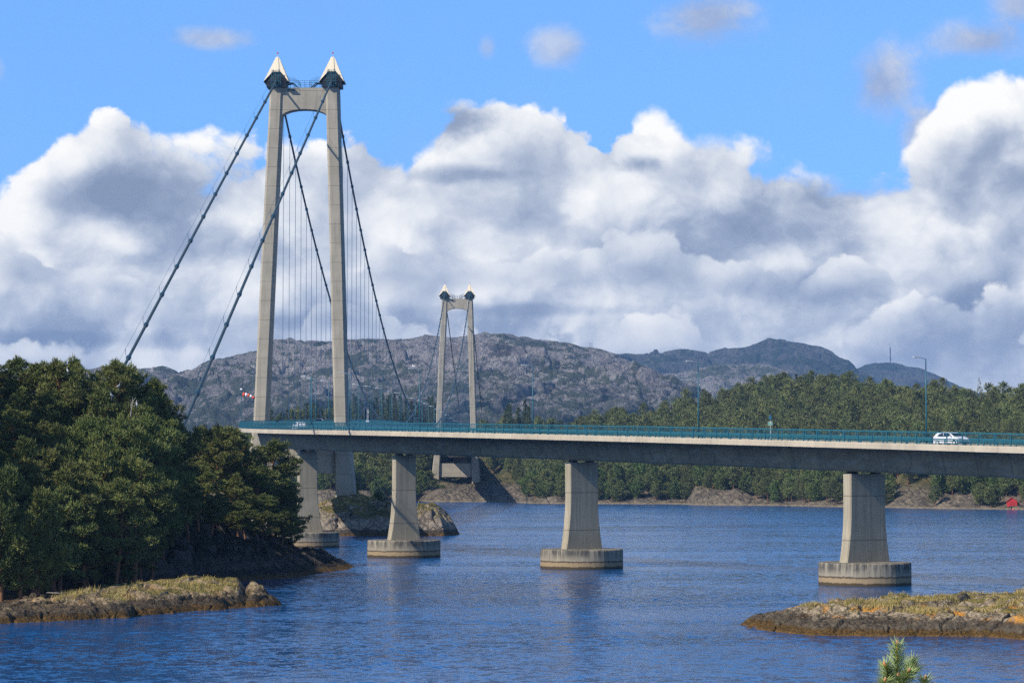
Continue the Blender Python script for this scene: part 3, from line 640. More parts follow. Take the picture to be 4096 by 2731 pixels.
mount('mountain', [(1180, 900), (1330, 845), (1400, 812), (1430, 806), (1460, 811), (1500, 809), (1540, 813), (1580, 810), (1620, 814), (1650, 804), (1670, 806), (1700, 803), (1720, 800), (1745, 790), (1765, 781), (1780, 783), (1800, 784), (1830, 790), (1860, 796),
       (1880, 798), (1900, 806), (1915, 818), (1935, 843), (1955, 868), (1975, 880), (2050, 930), (2150, 1000), (2300, 1080)],
      6500, 4950, -720, 1450, 131, M['mountain_dark'], 620, 330, 62, 'blue peaked mountain right of the long rocky one')
mount('mountain', [(1380, 900), (1450, 872), (1500, 858), (1560, 852), (1600, 845), (1640, 838), (1690, 838), (1720, 834), (1735, 831), (1760, 834), (1800, 845), (1850, 856), (1900, 878), (1960, 905), (2050, 970), (2150, 1085)],
      5200, 4300, -540, 850, 151, M['mountain_pale'], 480, 260, 44, 'pale rocky hill in front of the blue peak')
mount('mountain', [(1800, 920), (1880, 880), (1940, 848), (1970, 843), (1990, 834), (2010, 830), (2040, 831), (2060, 835), (2090, 842), (2110, 845), (2130, 851), (2160, 867), (2200, 885), (2260, 905), (2400, 960), (2600, 1040), (2700, 1085)],
      7500, 6050, -130, 2100, 171, M['mountain_dark'], 420, 220, 54, 'distant blue hill carrying a tall mast')

# knoll under the camera, below the picture, where the young pine grows
def knoll_h(X, Y):
    d = np.hypot(X * 0.75, (Y + 4))
    return 11.35 - 0.020 * np.maximum(d - 8, 0) ** 1.75 + 0.35 * (fbm(X / 2, Y / 2, 4, seed=61) - .5) - 0.02 * np.maximum(d - 30, 0) ** 2
o = grid_mesh('ground', -50, 50, -45, 48, 160, 160, knoll_h, M['nearground']); tag(o, 'heathy knoll below the camera', 'ground')

# ================================================================ APPROACH VIADUCT
CP = [(-26.65, 1230, 23.2), (-45.6, 554, 23.0), (-46.6, 520, 22.2), (-46.2, 495, 21.6), (-42.8, 468, 20.95), (-35.8, 443, 20.35), (-16.7, 392, 19.25), (9.5, 346, 18.0), (41.0, 295, 16.45), (74, 246, 14.8), (110, 196, 13.2), (150, 150, 12)]
def catmull(pts, step=1.0):
    out = []
    for i in range(1, len(pts) - 2):
        p0, p1, p2, p3 = [np.array(pts[j], float) for j in (i - 1, i, i + 1, i + 2)]
        if i == 1: p0 = p1 + (p1 - p2) * 1.0 if False else p1 + np.array([0.0284, 1.0, 0.03]) * 30
        n = max(2, int(np.linalg.norm(p2 - p1) / step))
        for k in range(n):
            t = k / n
            out.append(0.5 * ((2 * p1) + (p2 - p0) * t + (2 * p0 - 5 * p1 + 4 * p2 - p3) * t * t + (3 * p1 - p0 - 3 * p2 + p3) * t ** 3))
    return np.array(out)
CL = catmull(CP, 0.5)
seg = np.linalg.norm(np.diff(CL[:, :2], axis=0), axis=1); ARC = np.concatenate([[0], np.cumsum(seg)])
def at_arc(s, off=0.0, dz=0.0):
    """point on the viaduct: arc length from the near tower, offset towards the far side, height above deck"""
    p = np.array([np.interp(s, ARC, CL[:, i]) for i in range(3)])
    a = np.array([np.interp(s - 1.5, ARC, CL[:, i]) for i in range(2)]); b = np.array([np.interp(s + 1.5, ARC, CL[:, i]) for i in range(2)])
    t = b - a; t /= np.linalg.norm(t)
    return Vector((p[0] - t[1] * off, p[1] + t[0] * off, p[2] + dz)), Vector((t[0], t[1], 0))
def hw(s):
    y = np.interp(s, ARC, CL[:, 1])
    return float(np.interp(y, [445, 475, 500, 530, 548], [6.2, 6.9, 7.3, 6.9, 6.2]))
def arc_of_y(y):
    i = int(np.argmin(np.abs(CL[:, 1] - y))); return ARC[i]
SMAX = ARC[-1]
via = empty('approach_viaduct', (-45.6, 554, 0), label='curving concrete approach bridge on flared piers with blue railings', cat='bridge')
INV = Matrix.Translation((45.6, -554, 0))
def sweep(mb, prof, s0, s1, step=3.0):
    n = int((s1 - s0) / step) + 1; rings = []
    for s in np.linspace(s0, s1, n):
        rings.append([at_arc(s, o if not callable(o) else o(s), z)[0] for o, z in prof])
    return mb.loft(rings)
def off(sign, d): return lambda s: sign * (hw(s) - d)
def vbuild(mb, name, mat, parent=via, smooth=False, bevel=0):
    o = mb.build(name, mat, None, smooth, bevel=bevel); o.data.transform(INV); o.parent = parent; return o
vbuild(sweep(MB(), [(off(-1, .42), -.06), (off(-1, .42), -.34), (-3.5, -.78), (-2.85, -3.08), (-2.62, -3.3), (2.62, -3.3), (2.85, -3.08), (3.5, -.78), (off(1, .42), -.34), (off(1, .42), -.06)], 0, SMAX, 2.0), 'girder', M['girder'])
_g = [o for o in via.children if o.name == 'girder'][0]; _n = len(_g.data.vertices) // 10
_a = _g.data.attributes.new('arc', 'FLOAT', 'POINT'); _a.data.foreach_set('value', np.repeat(np.linspace(0, SMAX, _n), 10).astype(np.float32))
for sg in (-1, 1):
    vbuild(sweep(MB(), [(off(sg, 0), -.02), (off(sg, -.06), -.56), (off(sg, .42), -.60), (off(sg, .42), .10), (off(sg, .05), .12)], 0, SMAX), 'edge_beam', M['edge'])
vbuild(sweep(MB(), [(off(-1, .5), -.05), (off(1, .5), -.05), (off(1, .5), -.02), (off(-1, .5), -.02)], 0, SMAX, 6), 'road_surface', M['asphalt'])
def railing(side):
    mb = MB(); n = int(SMAX / 0.14)
    m = int(SMAX / 2.4)
    for k in range(m):
        s = k * 2.4; s2 = s + 2.4
        a, _ = at_arc(s, side * (hw(s) - .2), 0); b, _ = at_arc(s2, side * (hw(s2) - .2), 0)
        mb.bar(a + Vector((0, 0, 1.40)), b + Vector((0, 0, 1.40)), .048, n=4, cap=False)
        mb.bar(a + Vector((0, 0, .22)), b + Vector((0, 0, .22)), .035, n=4, cap=False)
        for j in range(1, 17):
            p = a.lerp(b, j / 17)
            mb.poly([p + Vector((-.008, -.005, .22)), p + Vector((.008, -.005, .22)), p + Vector((.008, -.005, 1.4)), p + Vector((-.008, -.005, 1.4)),
                     p + Vector((0, .009, .22)), p + Vector((0, .009, 1.4))], [(0, 1, 2, 3), (1, 4, 5, 2), (4, 0, 3, 5)])
    ro = vbuild(mb, 'railing', M['blue'])
    pm = MB().box((0, 0, .70), (.10, .09, 1.40)).mesh('post', M['blue'])
    ns = [k for k in range(m)]
    ss = sorted(ns, key=lambda k: abs(k * 2.4 - arc_of_y(350)))[:100] if side < 0 else []
    rest = MB()
    for k in ns:
        p, t = at_arc(k * 2.4, side * (hw(k * 2.4) - .2), 0)
        if k in ss: inst('post', pm, ro, INV @ p, math.atan2(t.y, t.x))
        else: rest.box(p + Vector((0, 0, .7)), (.10, .09, 1.40), math.atan2(t.y, t.x))
    if rest.v:
        r = vbuild(rest, 'post', M['blue'], ro); r['kind'] = 'stuff'
railing(-1); railing(1)
def guard(side):
    mb = MB(); mbp = MB(); o_ = side * 4.4
    m = int(SMAX / 2)
    for k in range(m):
        a, t = at_arc(k * 2, o_, 0); b, _ = at_arc(k * 2 + 2, o_, 0)
        mb.bar(a + Vector((0, 0, .70)), b + Vector((0, 0, .70)), .07, n=6, cap=False)
        mb.bar(a + Vector((0, 0, .52)), b + Vector((0, 0, .52)), .07, n=6, cap=False)
        mb.box(a + Vector((0, 0, .33)), (.12, .10, .74), math.atan2(t.y, t.x))
    vbuild(mb, 'crash_barrier', M['blue'])
guard(-1); guard(1)
bearm = MB().box((0, 0, 0), (.9, .9, .34)).mesh('bearing', M['dark'])
# piers : (arc, top width, base width, base z, footing radius)
footm = MB().lathe([(5.65, -2), (5.65, 2.48), (5.55, 2.6), (0.05, 2.62)], n=48).mesh('footing', M['footing'], False)
for (X, Y, wt, wb, fr, fs) in [(-46.2, 500, 3.5, 5.2, 0, 1), (-35.8, 443, 3.3, 5.3, 1, 1), (-16.7, 392, 3.5, 5.1, 1, 1), (9.5, 346, 4.5, 5.9, 1, 1), (41.0, 295, 5.3, 6.6, 1, .95), (74, 246, 5.4, 6.6, 1, 1)]:
    i = int(np.argmin(np.hypot(CL[:, 0] - X, CL[:, 1] - Y))); s = ARC[i]
    c, t = at_arc(s); rz = math.atan2(t.y, t.x) + math.pi / 2
    zt = c.z - 3.62; zb = 2.6 if fr else 3.0
    mb = MB(); rings = []
    for k in range(19):
        u = k / 18; z = zb + (zt - zb) * u
        w = wt + (wb - wt) * max(0, 1 - u / 0.62) ** 1.9; th = 1.45
        a, b, q = w / 2, th / 2, .12
        rings.append([(x, y, z) for x, y in [(-a, -b + q), (-a + q, -b), (a - q, -b), (a, -b + q), (a, b - q), (a - q, b), (-a + q, b), (-a, b - q)]])
    mb.loft(rings)
    o = mb.build('pier', M['pier'], via); o.location = INV @ Vector((c.x, c.y, 0)); o.rotation_euler = (0, 0, rz)
    for q in (-1, 1): inst('bearing', bearm, o, (q * (wt / 2 - .9), 0, zt + .17))
    if fr: inst('footing', footm, o, (0, 0, 0), 0, (fs, fs, 1))
    else:
        pass

# ================================================================ SUSPENSION BRIDGE
sus = empty('suspension_bridge', (-45.6, 554, 0), label='long grey suspension bridge with two concrete portal towers', cat='bridge')
T = [Vector((-45.6, 554, 0)), Vector((-26.65, 1230, 0))]
AX = (T[1] - T[0]).normalized(); PE = Vector((AX.y, -AX.x, 0)); RZ = math.atan2(PE.y, PE.x)
def tower(idx, zbase, bz0, bz1):
    """local x across the bridge, y along it (away from the camera)"""
    org = T[idx]; lean = lambda z: -0.55 * (1 - (z - zbase) / 90.0)
    t = MB()
    for sg in (-1, 1):
        rings = []
        for (z, xi, xo, dp, shift) in [(zbase - 4, 7.9, 12.5, 3.2, 0), (13.5, 7.8, 11.5, 3.0, 0), (19, 7.55, 10.9, 2.9, 0), (24, 7.33, 10.3, 2.8, 0), (60, 6.05, 9.0, 2.4, 0), (90, 4.95, 7.85, 2.05, 0), (98.6, 4.66, 7.55, 2.0, 0)]:
            q = .42; a, b = min(xi * sg, xo * sg), max(xi * sg, xo * sg); lx = lean(z)
            rings.append([(x + lx, y, z) for x, y in [(a, -dp + q), (a + q, -dp), (b - q, -dp), (b, -dp + q), (b, dp - q), (b - q, dp), (a + q, dp), (a, dp - q)]])
        t.loft(rings)
    # upper crossbeam with the arched underside
    top, crown, spring, hs = 97.35, 92.65, 90.85, 5.1
    arc = [(hs * math.cos(math.pi * k / 20), spring + (crown - spring) * math.sin(math.pi * k / 20)) for k in range(21)]
    poly = [(hs, top), (-hs, top)] + arc[::-1]
    n = len(poly)
    t.poly([(x, -1.65, z) for x, z in poly] + [(x, 1.65, z) for x, z in poly], [(i, (i + 1) % n, n + (i + 1) % n, n + i) for i in range(n)])
    for yy, rev in ((-1.65, 0), (1.65, 1)):
        m = len(arc)
        for i in range(m - 1):
            (x1, z1), (x2, z2) = arc[i], arc[i + 1]
            t.poly([(x1, yy, z1), (x2, yy, z2), (x2, yy, top), (x1, yy, top)], [(0, 1, 2, 3)])
    o = t.build('tower', M['tower'], sus); o.location = org - T[0]; o.rotation_euler = (0, 0, RZ)
    lb = MB(); lx = lean(15)
    lb.prism([(-7.9 + lx, -1.9), (6.8 + lx, -1.9), (7.9 + lx, -1.2), (7.9 + lx, 1.9), (-7.9 + lx, 1.9)], bz0, bz1)
    lo_ = lb.build('lower_crossbeam', M['tower'], o, bevel=.12)
    for sg in (-1, 1):
        cx = sg * 6.1
        c = MB(); zb, za = 98.55, 104.35; A = .34
        B = {'FL': (-2.78, -2.75), 'FR': (2.78, -2.75), 'BR': (2.78, 2.75), 'BL': (-2.78, 2.75)}
        for yy in (-1, 1):
            y0 = 2.75 * yy; ya = A * yy
            # front / back sheet with the notch for the cable
            def on(x, z): u = (z - zb) / (za - zb); return (cx + x, y0 + (ya - y0) * u, z)
            pts = [on(-A, za), on(A, za), on(2.78, zb), on(.56, zb + 2.75), on(-.56, zb + 2.75), on(-2.78, zb)]
            c.poly(pts, [(0, 5, 4), (0, 4, 3, 1), (1, 3, 2)])
            p2 = [(cx - .2, ya * 1.35, za), (cx + .2, ya * 1.35, za), (cx + .56, on(0, zb + 2.35)[1] * 1.10, zb + 2.35), (cx - .56, on(0, zb + 2.35)[1] * 1.10, zb + 2.35),
                  (cx - .2, ya * .9, za), (cx + .2, ya * .9, za), (cx + .56, on(0, zb + 2.35)[1] * .9, zb + 2.35), (cx - .56, on(0, zb + 2.35)[1] * .9, zb + 2.35)]
            c.poly(p2, [(0, 1, 2, 3), (0, 3, 7, 4), (1, 5, 6, 2), (3, 2, 6, 7)])
        for xx in (-1, 1):
            c.poly([(cx + xx * A, -A, za), (cx + xx * A, A, za), (cx + xx * 2.78, 2.75, zb), (cx + xx * 2.78, -2.75, zb)], [(0, 1, 2, 3)])
        c.poly([(cx - A, -A, za), (cx + A, -A, za), (cx + A, A, za), (cx - A, A, za)], [(0, 1, 2, 3)])
        cap = c.build('spire_cap', M['cream'], o)
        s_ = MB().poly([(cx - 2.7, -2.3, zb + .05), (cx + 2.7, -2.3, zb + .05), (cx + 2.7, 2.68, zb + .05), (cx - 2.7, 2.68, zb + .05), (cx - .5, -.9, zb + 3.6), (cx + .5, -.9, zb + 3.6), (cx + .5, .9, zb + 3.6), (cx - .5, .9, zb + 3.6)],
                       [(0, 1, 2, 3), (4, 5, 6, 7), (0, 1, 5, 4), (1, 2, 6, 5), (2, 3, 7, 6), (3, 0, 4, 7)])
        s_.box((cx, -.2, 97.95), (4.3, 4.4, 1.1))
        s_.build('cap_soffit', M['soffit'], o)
        for y0 in (-2.95, 2.95):
            g = MB()
            for x_ in (-.98, -.5, 0, .5, .98):
                g.bar((cx + x_, y0, 97.5), (cx + x_, y0, 100.6 if abs(x_) > .9 else 101.1), .05, n=4)
            for z_ in (97.5, 98.1, 98.7, 99.3, 99.9, 100.5, 101.0): g.bar((cx - .98, y0, z_), (cx + .98, y0, z_), .05, n=4)
            for x_ in (-.98, .98):
                g.bar((cx + x_, y0, 100.6), (cx + x_ * .5, y0, 101.3), .06, n=4)
                for z_ in (97.5, 99, 100.6): g.bar((cx + x_, y0, z_), (cx + x_, y0 * .6, z_), .05, n=4)
            g.box((cx, y0 * .85, 97.5), (1.96, .9, .08))
            g.build('maintenance_cage', M['blue'], o)
        b_ = MB().bar((cx, 0, za), (cx, 0, za + .75), .05, n=6).build('beacon_mast', M['galv'], cap)
        MB().lathe([(.05, 0), (.15, .05), (.17, .25), (.08, .38)], (cx, 0, za + .75), 10).build('beacon', M['lampred'], cap)
    w = MB()
    for y0 in (-1.5, 1.5):
        for z_ in (97.5, 97.95, 98.45, 98.9): w.bar((-4.6, y0, z_), (4.6, y0, z_), .035, n=4)
        for k in range(9): w.bar((-4.6 + k * 1.15, y0, 97.35), (-4.6 + k * 1.15, y0, 98.9), .035, n=4)
        for sg in (-1, 1):
            w.tube([(sg * 4.6, y0, 99.7), (sg * 2.6, y0, 99.7), (sg * 1.2, y0, 98.9), (sg * 1.2, y0, 97.6)], .04, 4)
            w.tube([(sg * 4.6, y0, 99.3), (sg * 2.6, y0, 99.3), (sg * 1.2, y0, 98.5)], .04, 4)
    for sg in (-1, 1):
        w.box((sg * 3.3, 0, 98.55), (1.6, 2.4, .1))
        for k in range(6): w.box((sg * (2.4 - k * .22), 0, 98.4 - k * .2), (.24, 2.2, .05))
        for y0 in (-1.2, 1.2): w.bar((sg * 2.6, y0, 98.5), (sg * 1.3, y0, 97.4), .09, n=4)
    for y0 in (-2.5,):
        w.box((-2.9, -2.1, 97.0), (1.7, 1.0, .08)); w.bar((-2.1, -2.5, 97.0), (-2.1, -2.5, 98.2), .04, n=4); w.bar((-3.7, -2.5, 97.0), (-3.7, -2.5, 98.2), .04, n=4)
        w.bar((-3.7, -2.5, 98.2), (-2.1, -2.5, 98.2), .04, n=4)
    w.build('walkway_railing', M['bluedark'], o)
    return o
tower(0, 6.0, 12.8, 19.2); tower(1, 9.0, 10.8, 17.4)

ZT = 99.6
def cable_pt(side, d):
    """side -1 left / +1 right ; d = distance along the axis measured from the near tower"""
    L = (T[1] - T[0]).length
    if d < 0: z = ZT + d * 0.3735 - 0.00006 * d * (250 + d) * 0.3 - 0.0
    elif d <= L: z = 28.9 + (ZT - 28.9) * ((d - L / 2) / (L / 2)) ** 2
    else: z = ZT - (d - L) * 0.36
    c = T[0] + AX * d + PE * (side * 6.1)
    if d < 0: c.x += -0.0075 * d
    return Vector((c.x, c.y, z))
L12 = (T[1] - T[0]).length
def deck_z(d):
    return 23.0 + 4.6 * (1 - ((d - L12 / 2) / (L12 / 2)) ** 2) if 0 <= d <= L12 else 23.0
bandm = MB().lathe([(.30, -.35), (.36, -.35), (.36, .35), (.30, .35)], n=10).mesh('cable_band', M['bluedark'])
hgm = MB().bar((0, 0, 0), (0, 0, 1), .055, n=5).mesh('hanger', M['bluedark'])
for side in (-1, 1):
    pts = [cable_pt(side, d) for d in np.linspace(-262, 0, 14)] + [cable_pt(side, d) for d in np.linspace(0, L12, 60)[1:]] + [cable_pt(side, d) for d in np.linspace(L12, L12 + 150, 6)[1:]]
    o = MB().tube([p - T[0] for p in pts], .23, 8).build('main_cable', M['cable'], sus, smooth=True)
    st = MB(); hand = []; rp = {-.45: [], .45: []}
    stm = {q: MB().tube([PE * q * .27, PE * q * .45 + Vector((0, 0, .5)), PE * q * .45 + Vector((0, 0, 1.35))], .04, 4).mesh('stanchion', M['bluedark']) for q in (-1, 1)}
    for k in range(17):
        d = -8 - k * 15.0; p = cable_pt(side, d) - T[0]; tn = (cable_pt(side, d + 1) - cable_pt(side, d)).normalized()
        b = inst('cable_band', bandm, o, p); b.rotation_euler = tn.to_track_quat('Z', 'Y').to_euler()
        for q in (-1, 1): inst('stanchion', stm[q], o, p)
        hand.append(p)
    for a, b in zip(hand[:-1], hand[1:]):
        for q in (-.45, .45): rp[q].append(a + PE * q + Vector((0, 0, 1.3)))
        for q in ():  st.bar(a + PE * q + Vector((0, 0, 1.3)), b + PE * q + Vector((0, 0, 1.3)), .018, n=4, cap=False)
    n = 56; st2 = []
    for k in range(n):
        d = 12 + k * (L12 - 24) / (n - 1); p = cable_pt(side, d) - T[0]; tn = (cable_pt(side, d + 1) - cable_pt(side, d)).normalized()
        b = inst('cable_band', bandm, o, p); b.rotation_euler = tn.to_track_quat('Z', 'Y').to_euler()
        z0 = deck_z(d) + .2
        h = inst('hanger', hgm, o, (p.x, p.y, z0)); h.scale = (1, 1, max(.3, p.z - z0))
    for q in rp: MB().tube(rp[q], .02, 4).build('hand_rope', M['bluedark'], o)
# main span deck
md = MB(); rings = []; ds = list(np.linspace(0, L12, 46)) + [L12 + 60, L12 + 120]
for d in ds:
    c = T[0] + AX * d; z = deck_z(d)
    rings.append([c + PE * a + Vector((0, 0, z + b)) - T[0] for a, b in [(-6.3, 0), (-6.4, -.9), (-3.6, -2.7), (3.6, -2.7), (6.4, -.9), (6.3, 0)]])
md.loft(rings).build('deck', M['steel'], sus)
for side in (-1, 1):
    mb = MB()
    for k in range(int(L12 / 4)):
        d0, d1 = k * 4, k * 4 + 4
        a = T[0] + AX * d0 + PE * 6.1 * side + Vector((0, 0, deck_z(d0))) - T[0]; b = T[0] + AX * d1 + PE * 6.1 * side + Vector((0, 0, deck_z(d1))) - T[0]
        for z_ in (.3, 1.35): mb.bar(a + Vector((0, 0, z_)), b + Vector((0, 0, z_)), .05, n=4, cap=False)
        for j in range(4): p = a.lerp(b, j / 4); mb.bar(p, p + Vector((0, 0, 1.35)), .035, n=4, cap=False)
    mb.build('railing', M['blue'], sus)
# far approach piers and abutment on the hillside
for k in (30, 75): c = AX * (L12 + k); MB().box((c.x, c.y, 16), (7, 2, 12)).build('abutment_pier', M['pier'], sus)
# ================================================================ TREES
def tufts(C, Rr, per, size, rng, up=0.5, w=0.5, tri=3, shell=0.55):
    """needle tufts: for every clump centre C with radii Rr -> triangle soup"""
    n = len(C) * per
    u = rng.normal(size=(n, 3)); u /= np.linalg.norm(u, axis=1)[:, None]
    r = shell + (1 - shell) * rng.random((n, 1)) ** 0.6
    Cc = np.repeat(C, per, 0); RR = np.repeat(Rr, per, 0)
    P0 = Cc + u * RR * r
    D = u * 0.8 + rng.normal(size=(n, 3)) * 0.35; D[:, 2] += up; D /= np.linalg.norm(D, axis=1)[:, None]
    vs = []
    for k in range(tri):
        S_ = rng.normal(size=(n, 3)); S_ -= (S_ * D).sum(1)[:, None] * D; S_ /= np.linalg.norm(S_, axis=1)[:, None] + 1e-9
        L = size * (0.6 + 0.8 * rng.random((n, 1)))
        dd = D + rng.normal(size=(n, 3)) * 0.28
        vs.append(np.stack([P0 - S_ * L * w * .5, P0 + S_ * L * w * .5, P0 + dd * L], 1))
    V = np.concatenate(vs, 0).reshape(-1, 3)
    return V
def soup(name, V, mat, link=False, parent=None):
    return mesh_np(name, V, np.arange(len(V), dtype=np.int32).reshape(-1, 3), mat, parent, link=link)
def pine_variant(seed, h=11.0, wid=3.6, base=0.3, dense=1.0, size=0.27, per=60, flat=0.42, nb=42, mat='pine', bark='bark', lean=0.5, cl=1.0, sides=5):
    rng = np.random.default_rng(seed); rnd = random.Random(seed)
    tr = MB(); bend = [rnd.uniform(-lean, lean), rnd.uniform(-lean, lean)]
    def axis(t): return Vector((bend[0] * t * t + .25 * math.sin(t * 5 + seed), bend[1] * t * t + .25 * math.cos(t * 4 + seed), h * t * .97))
    tr.tube([axis(k / 7) - Vector((0, 0, 1.0 if k == 0 else 0)) for k in range(8)], [h * .018 * (1.15 - k / 7) + .03 for k in range(8)], sides + 1)
    C = []; Rs = []
    for i in range(nb):
        t = base + (1 - base) * ((i + rnd.random()) / nb) ** 0.9
        q = (t - base) / (1 - base)
        L = wid * (math.sin(math.pi * min(1, (q * 0.86 + 0.17))) ** 0.75) * rnd.uniform(.55, 1.12)
        a = rnd.uniform(0, 6.283) if nb < 20 else i * 2.399 + rnd.uniform(-.5, .5)
        el = rnd.uniform(-.12, .35) + .55 * q * q
        p0 = axis(t); dv = Vector((math.cos(a) * math.cos(el), math.sin(a) * math.cos(el), math.sin(el)))
        mid = p0 + dv * L * .55 + Vector((0, 0, -.06 * L)); end = p0 + dv * L + Vector((0, 0, .10 * L))
        tr.tube([p0, mid, end], [h * .0055 * (1.2 - q) + .02, .035, .015], sides - 1)
        m = max(2, int(L * 1.7 * dense))
        for j in range(m):
            f = .42 + .6 * (j + rnd.random() * .6) / m
            c = p0.lerp(end, min(1.05, f)) + Vector((rnd.gauss(0, .30), rnd.gauss(0, .30), rnd.gauss(0, .16) + .12)) * L * .28
            C.append(tuple(c)); rr = cl * rnd.uniform(.30, .62) * (0.75 + .25 * L / wid)
            Rs.append((rr * 1.2, rr * 1.2, rr * flat * 1.3))
    for j in range(4):
        c = axis(1.0 - j * .03); C.append((c.x + rnd.gauss(0, .3), c.y + rnd.gauss(0, .3), c.z)); Rs.append((.5, .5, .5))
    V = tufts(np.array(C), np.array(Rs), per, size, rng, 0.75, 0.30 if h > 7 and size < .4 else .42)
    return tr.mesh('trunk', M[bark], True), soup('crown', V, M[mat])
def spruce_variant(seed, h=14.0, wid=2.8, size=0.42, whorls=26, per=9, mat='spruce', tri=3):
    rng = np.random.default_rng(seed); rnd = random.Random(seed)
    tr = MB().tube([(0, 0, -1), (0, 0, h * .5), (0, 0, h)], [h * .014, h * .009, .02], 5)
    C = []; Rs = []
    for i in range(whorls):
        t = .06 + .94 * i / (whorls - 1); L = wid * (1 - t) ** .85 * rnd.uniform(.8, 1.1) + .12
        for k in range(7 if t < .8 else 4):
            a = k * .9 + i * 1.3 + rnd.uniform(-.3, .3); Lk = L * rnd.uniform(.65, 1.12)
            m = max(1, int(Lk * 1.5))
            for j in range(m):
                f = (j + .7) / m
                C.append((math.cos(a) * Lk * f, math.sin(a) * Lk * f, h * t - .25 * Lk * f + .12 * Lk * f * f)); rr = .22 + .20 * (1 - t)
                Rs.append((rr * 1.3, rr * 1.3, rr * .55))
    V = tufts(np.array(C), np.array(Rs), per, size, rng, 0.05, 0.45, tri)
    return tr.mesh('trunk', M['barkgrey'], True), soup('crown', V, M[mat])
def place_tree(kind, var, x, y, z, sc, rz, label, cat, group):
    e = empty(kind, (x, y, z), rz, label, cat, group); e.scale = (sc[0], sc[0], sc[1])
    inst('trunk', var[0], e); inst('crown', var[1], e); return e
PV = [pine_variant(100 + i, h=[11, 12.5, 9.5, 11.5, 10.5, 13][i], wid=[3.5, 3.1, 3.9, 4.0, 3.0, 3.6][i], base=[.28, .35, .2, .3, .22, .42][i]) for i in range(6)]
PB = [pine_variant(130 + i, h=7.5, wid=2.6, base=.10, nb=34, flat=.8, per=80) for i in range(2)]
SV = [spruce_variant(200 + i, h=[15, 17, 13.5][i], wid=[3.0, 3.2, 2.9][i]) for i in range(3)]
# crowns for things more than 500 m off
FV = [pine_variant(300 + i, h=[9.5, 11, 8.5, 10][i], wid=[3.2, 3.0, 3.4, 3.6][i], base=.22, nb=22, per=20, size=.50, flat=.7, cl=1.9, sides=4, mat='forest', lean=.3) for i in range(4)]
BV = [pine_variant(340 + i, h=[8.5, 7][i], wid=[3.4, 3.0][i], base=.12, nb=22, per=22, size=.55, flat=.95, cl=1.85, sides=4, mat='broad', bark='barkgrey', lean=.3) for i in range(2)]
BUSH = [pine_variant(370 + i, h=2.6, wid=1.7, base=.05, nb=12, per=14, size=.5, flat=.9, cl=.9, sides=4, mat='broad', bark='barkgrey', lean=.2) for i in range(2)]
rnd = random.Random(7)
def hz(fn, x, y): return float(fn(np.array([[x]]), np.array([[y]]))[0, 0])
def grove(spots, kind='pine_tree'):
    for (px, ytop, Y, lab, grp, v) in spots:
        if '%s' in lab:
            w_ = ('at the far left' if px < 150 else 'below the highest heron' if px < 400 else 'around the bare branches' if px < 580 else 'at its right edge by the cable') if px < 760 else ('nearest the right bridge cable' if px < 900 else 'below the windsock' if px < 1040 else 'against the near tower and first pier')
            lab = lab % w_; grp = grp + ' ' + w_
        X = Xat(px, Y); zt = Zat(ytop, Y); zg = hz(head_h, X, Y) - .2
        var = PV[v % 6]; h0 = [11, 12.5, 9.5, 11.5, 10.5, 13][v % 6]
        s = max(.45, (zt - .5 - zg) / h0); s2 = min(1.25, max(.6, s))
        place_tree(kind, var, X, Y, zg, (s2 * rnd.uniform(.95, 1.1), s), rnd.uniform(0, 6.28), lab, 'tree', grp)
# skyline crowns of the grove, then the tiers of trees in front of and below them
A = 'tall pine on the grove crest against the sky %s'; GA = 'crest pines of the left grove'
Bl = 'pine inside the dense left grove %s'; GB = 'pines filling the left grove'
Cl = 'pine on the low end of the headland %s'; GC = 'pines at the end of the headland'
Dl = 'shaded pine low on the dark slope %s'; GD = 'shaded pines above the headland shore'
sp = [(-160, 1450, 300), (10, 1470, 305), (140, 1440, 300), (250, 1425, 296), (330, 1420, 300), (445, 1435, 302), (520, 1450, 306), (600, 1500, 308), (645, 1560, 312), (-60, 1425, 310), (210, 1460, 318), (390, 1500, 320), (80, 1415, 302), (480, 1425, 310)]
grove([(a, b, c, A, GA, i) for i, (a, b, c) in enumerate(sp)])
sp = []
for Y, y0, xs in [(292, 1560, range(-120, 700, 105)), (284, 1660, range(-60, 640, 100)), (277, 1760, range(-90, 560, 100)), (270, 1850, range(-60, 480, 105)), (264, 1960, range(-100, 330, 110))]:
    for x in xs: sp.append((x + rnd.uniform(-30, 30), y0 + rnd.uniform(-45, 50) + max(0, (x - 450)) * .25, Y + rnd.uniform(-4, 4)))
sp += [(620, 1610, 300), (560, 1720, 296), (640, 1730, 302), (655, 1850, 306), (660, 1700, 312)]
grove([(a, b, c, Bl, GB, i + 2) for i, (a, b, c) in enumerate(sp)])
sp = [(815, 1690, 345), (870, 1740, 340), (930, 1700, 345), (900, 1690, 350), (985, 1780, 352), (1085, 1745, 352), (1020, 1850, 345), (1110, 1880, 350), (1140, 1900, 356), (760, 1830, 330), (820, 1850, 326),
      (930, 1880, 334), (1050, 1960, 340), (1130, 2040, 346), (1165, 1990, 352), (1000, 1950, 338)]
grove([(a, b, c, Cl, GC, [0, 3, 2, 4][i % 4]) for i, (a, b, c) in enumerate(sp)])
sp = [(450, 1960, 283), (540, 1930, 290), (630, 1900, 297), (710, 1900, 305), (790, 1930, 312), (870, 2010, 320), (950, 2060, 326), (1050, 2100, 334), (360, 2010, 276), (660, 2010, 296), (750, 2060, 306), (560, 2050, 287), (1130, 2120, 340), (1170, 2150, 347), (850, 2110, 315), (480, 2080, 281), (980, 2140, 326)]
grove([(a, b, c, Dl, GD, i + 1) for i, (a, b, c) in enumerate(sp)])
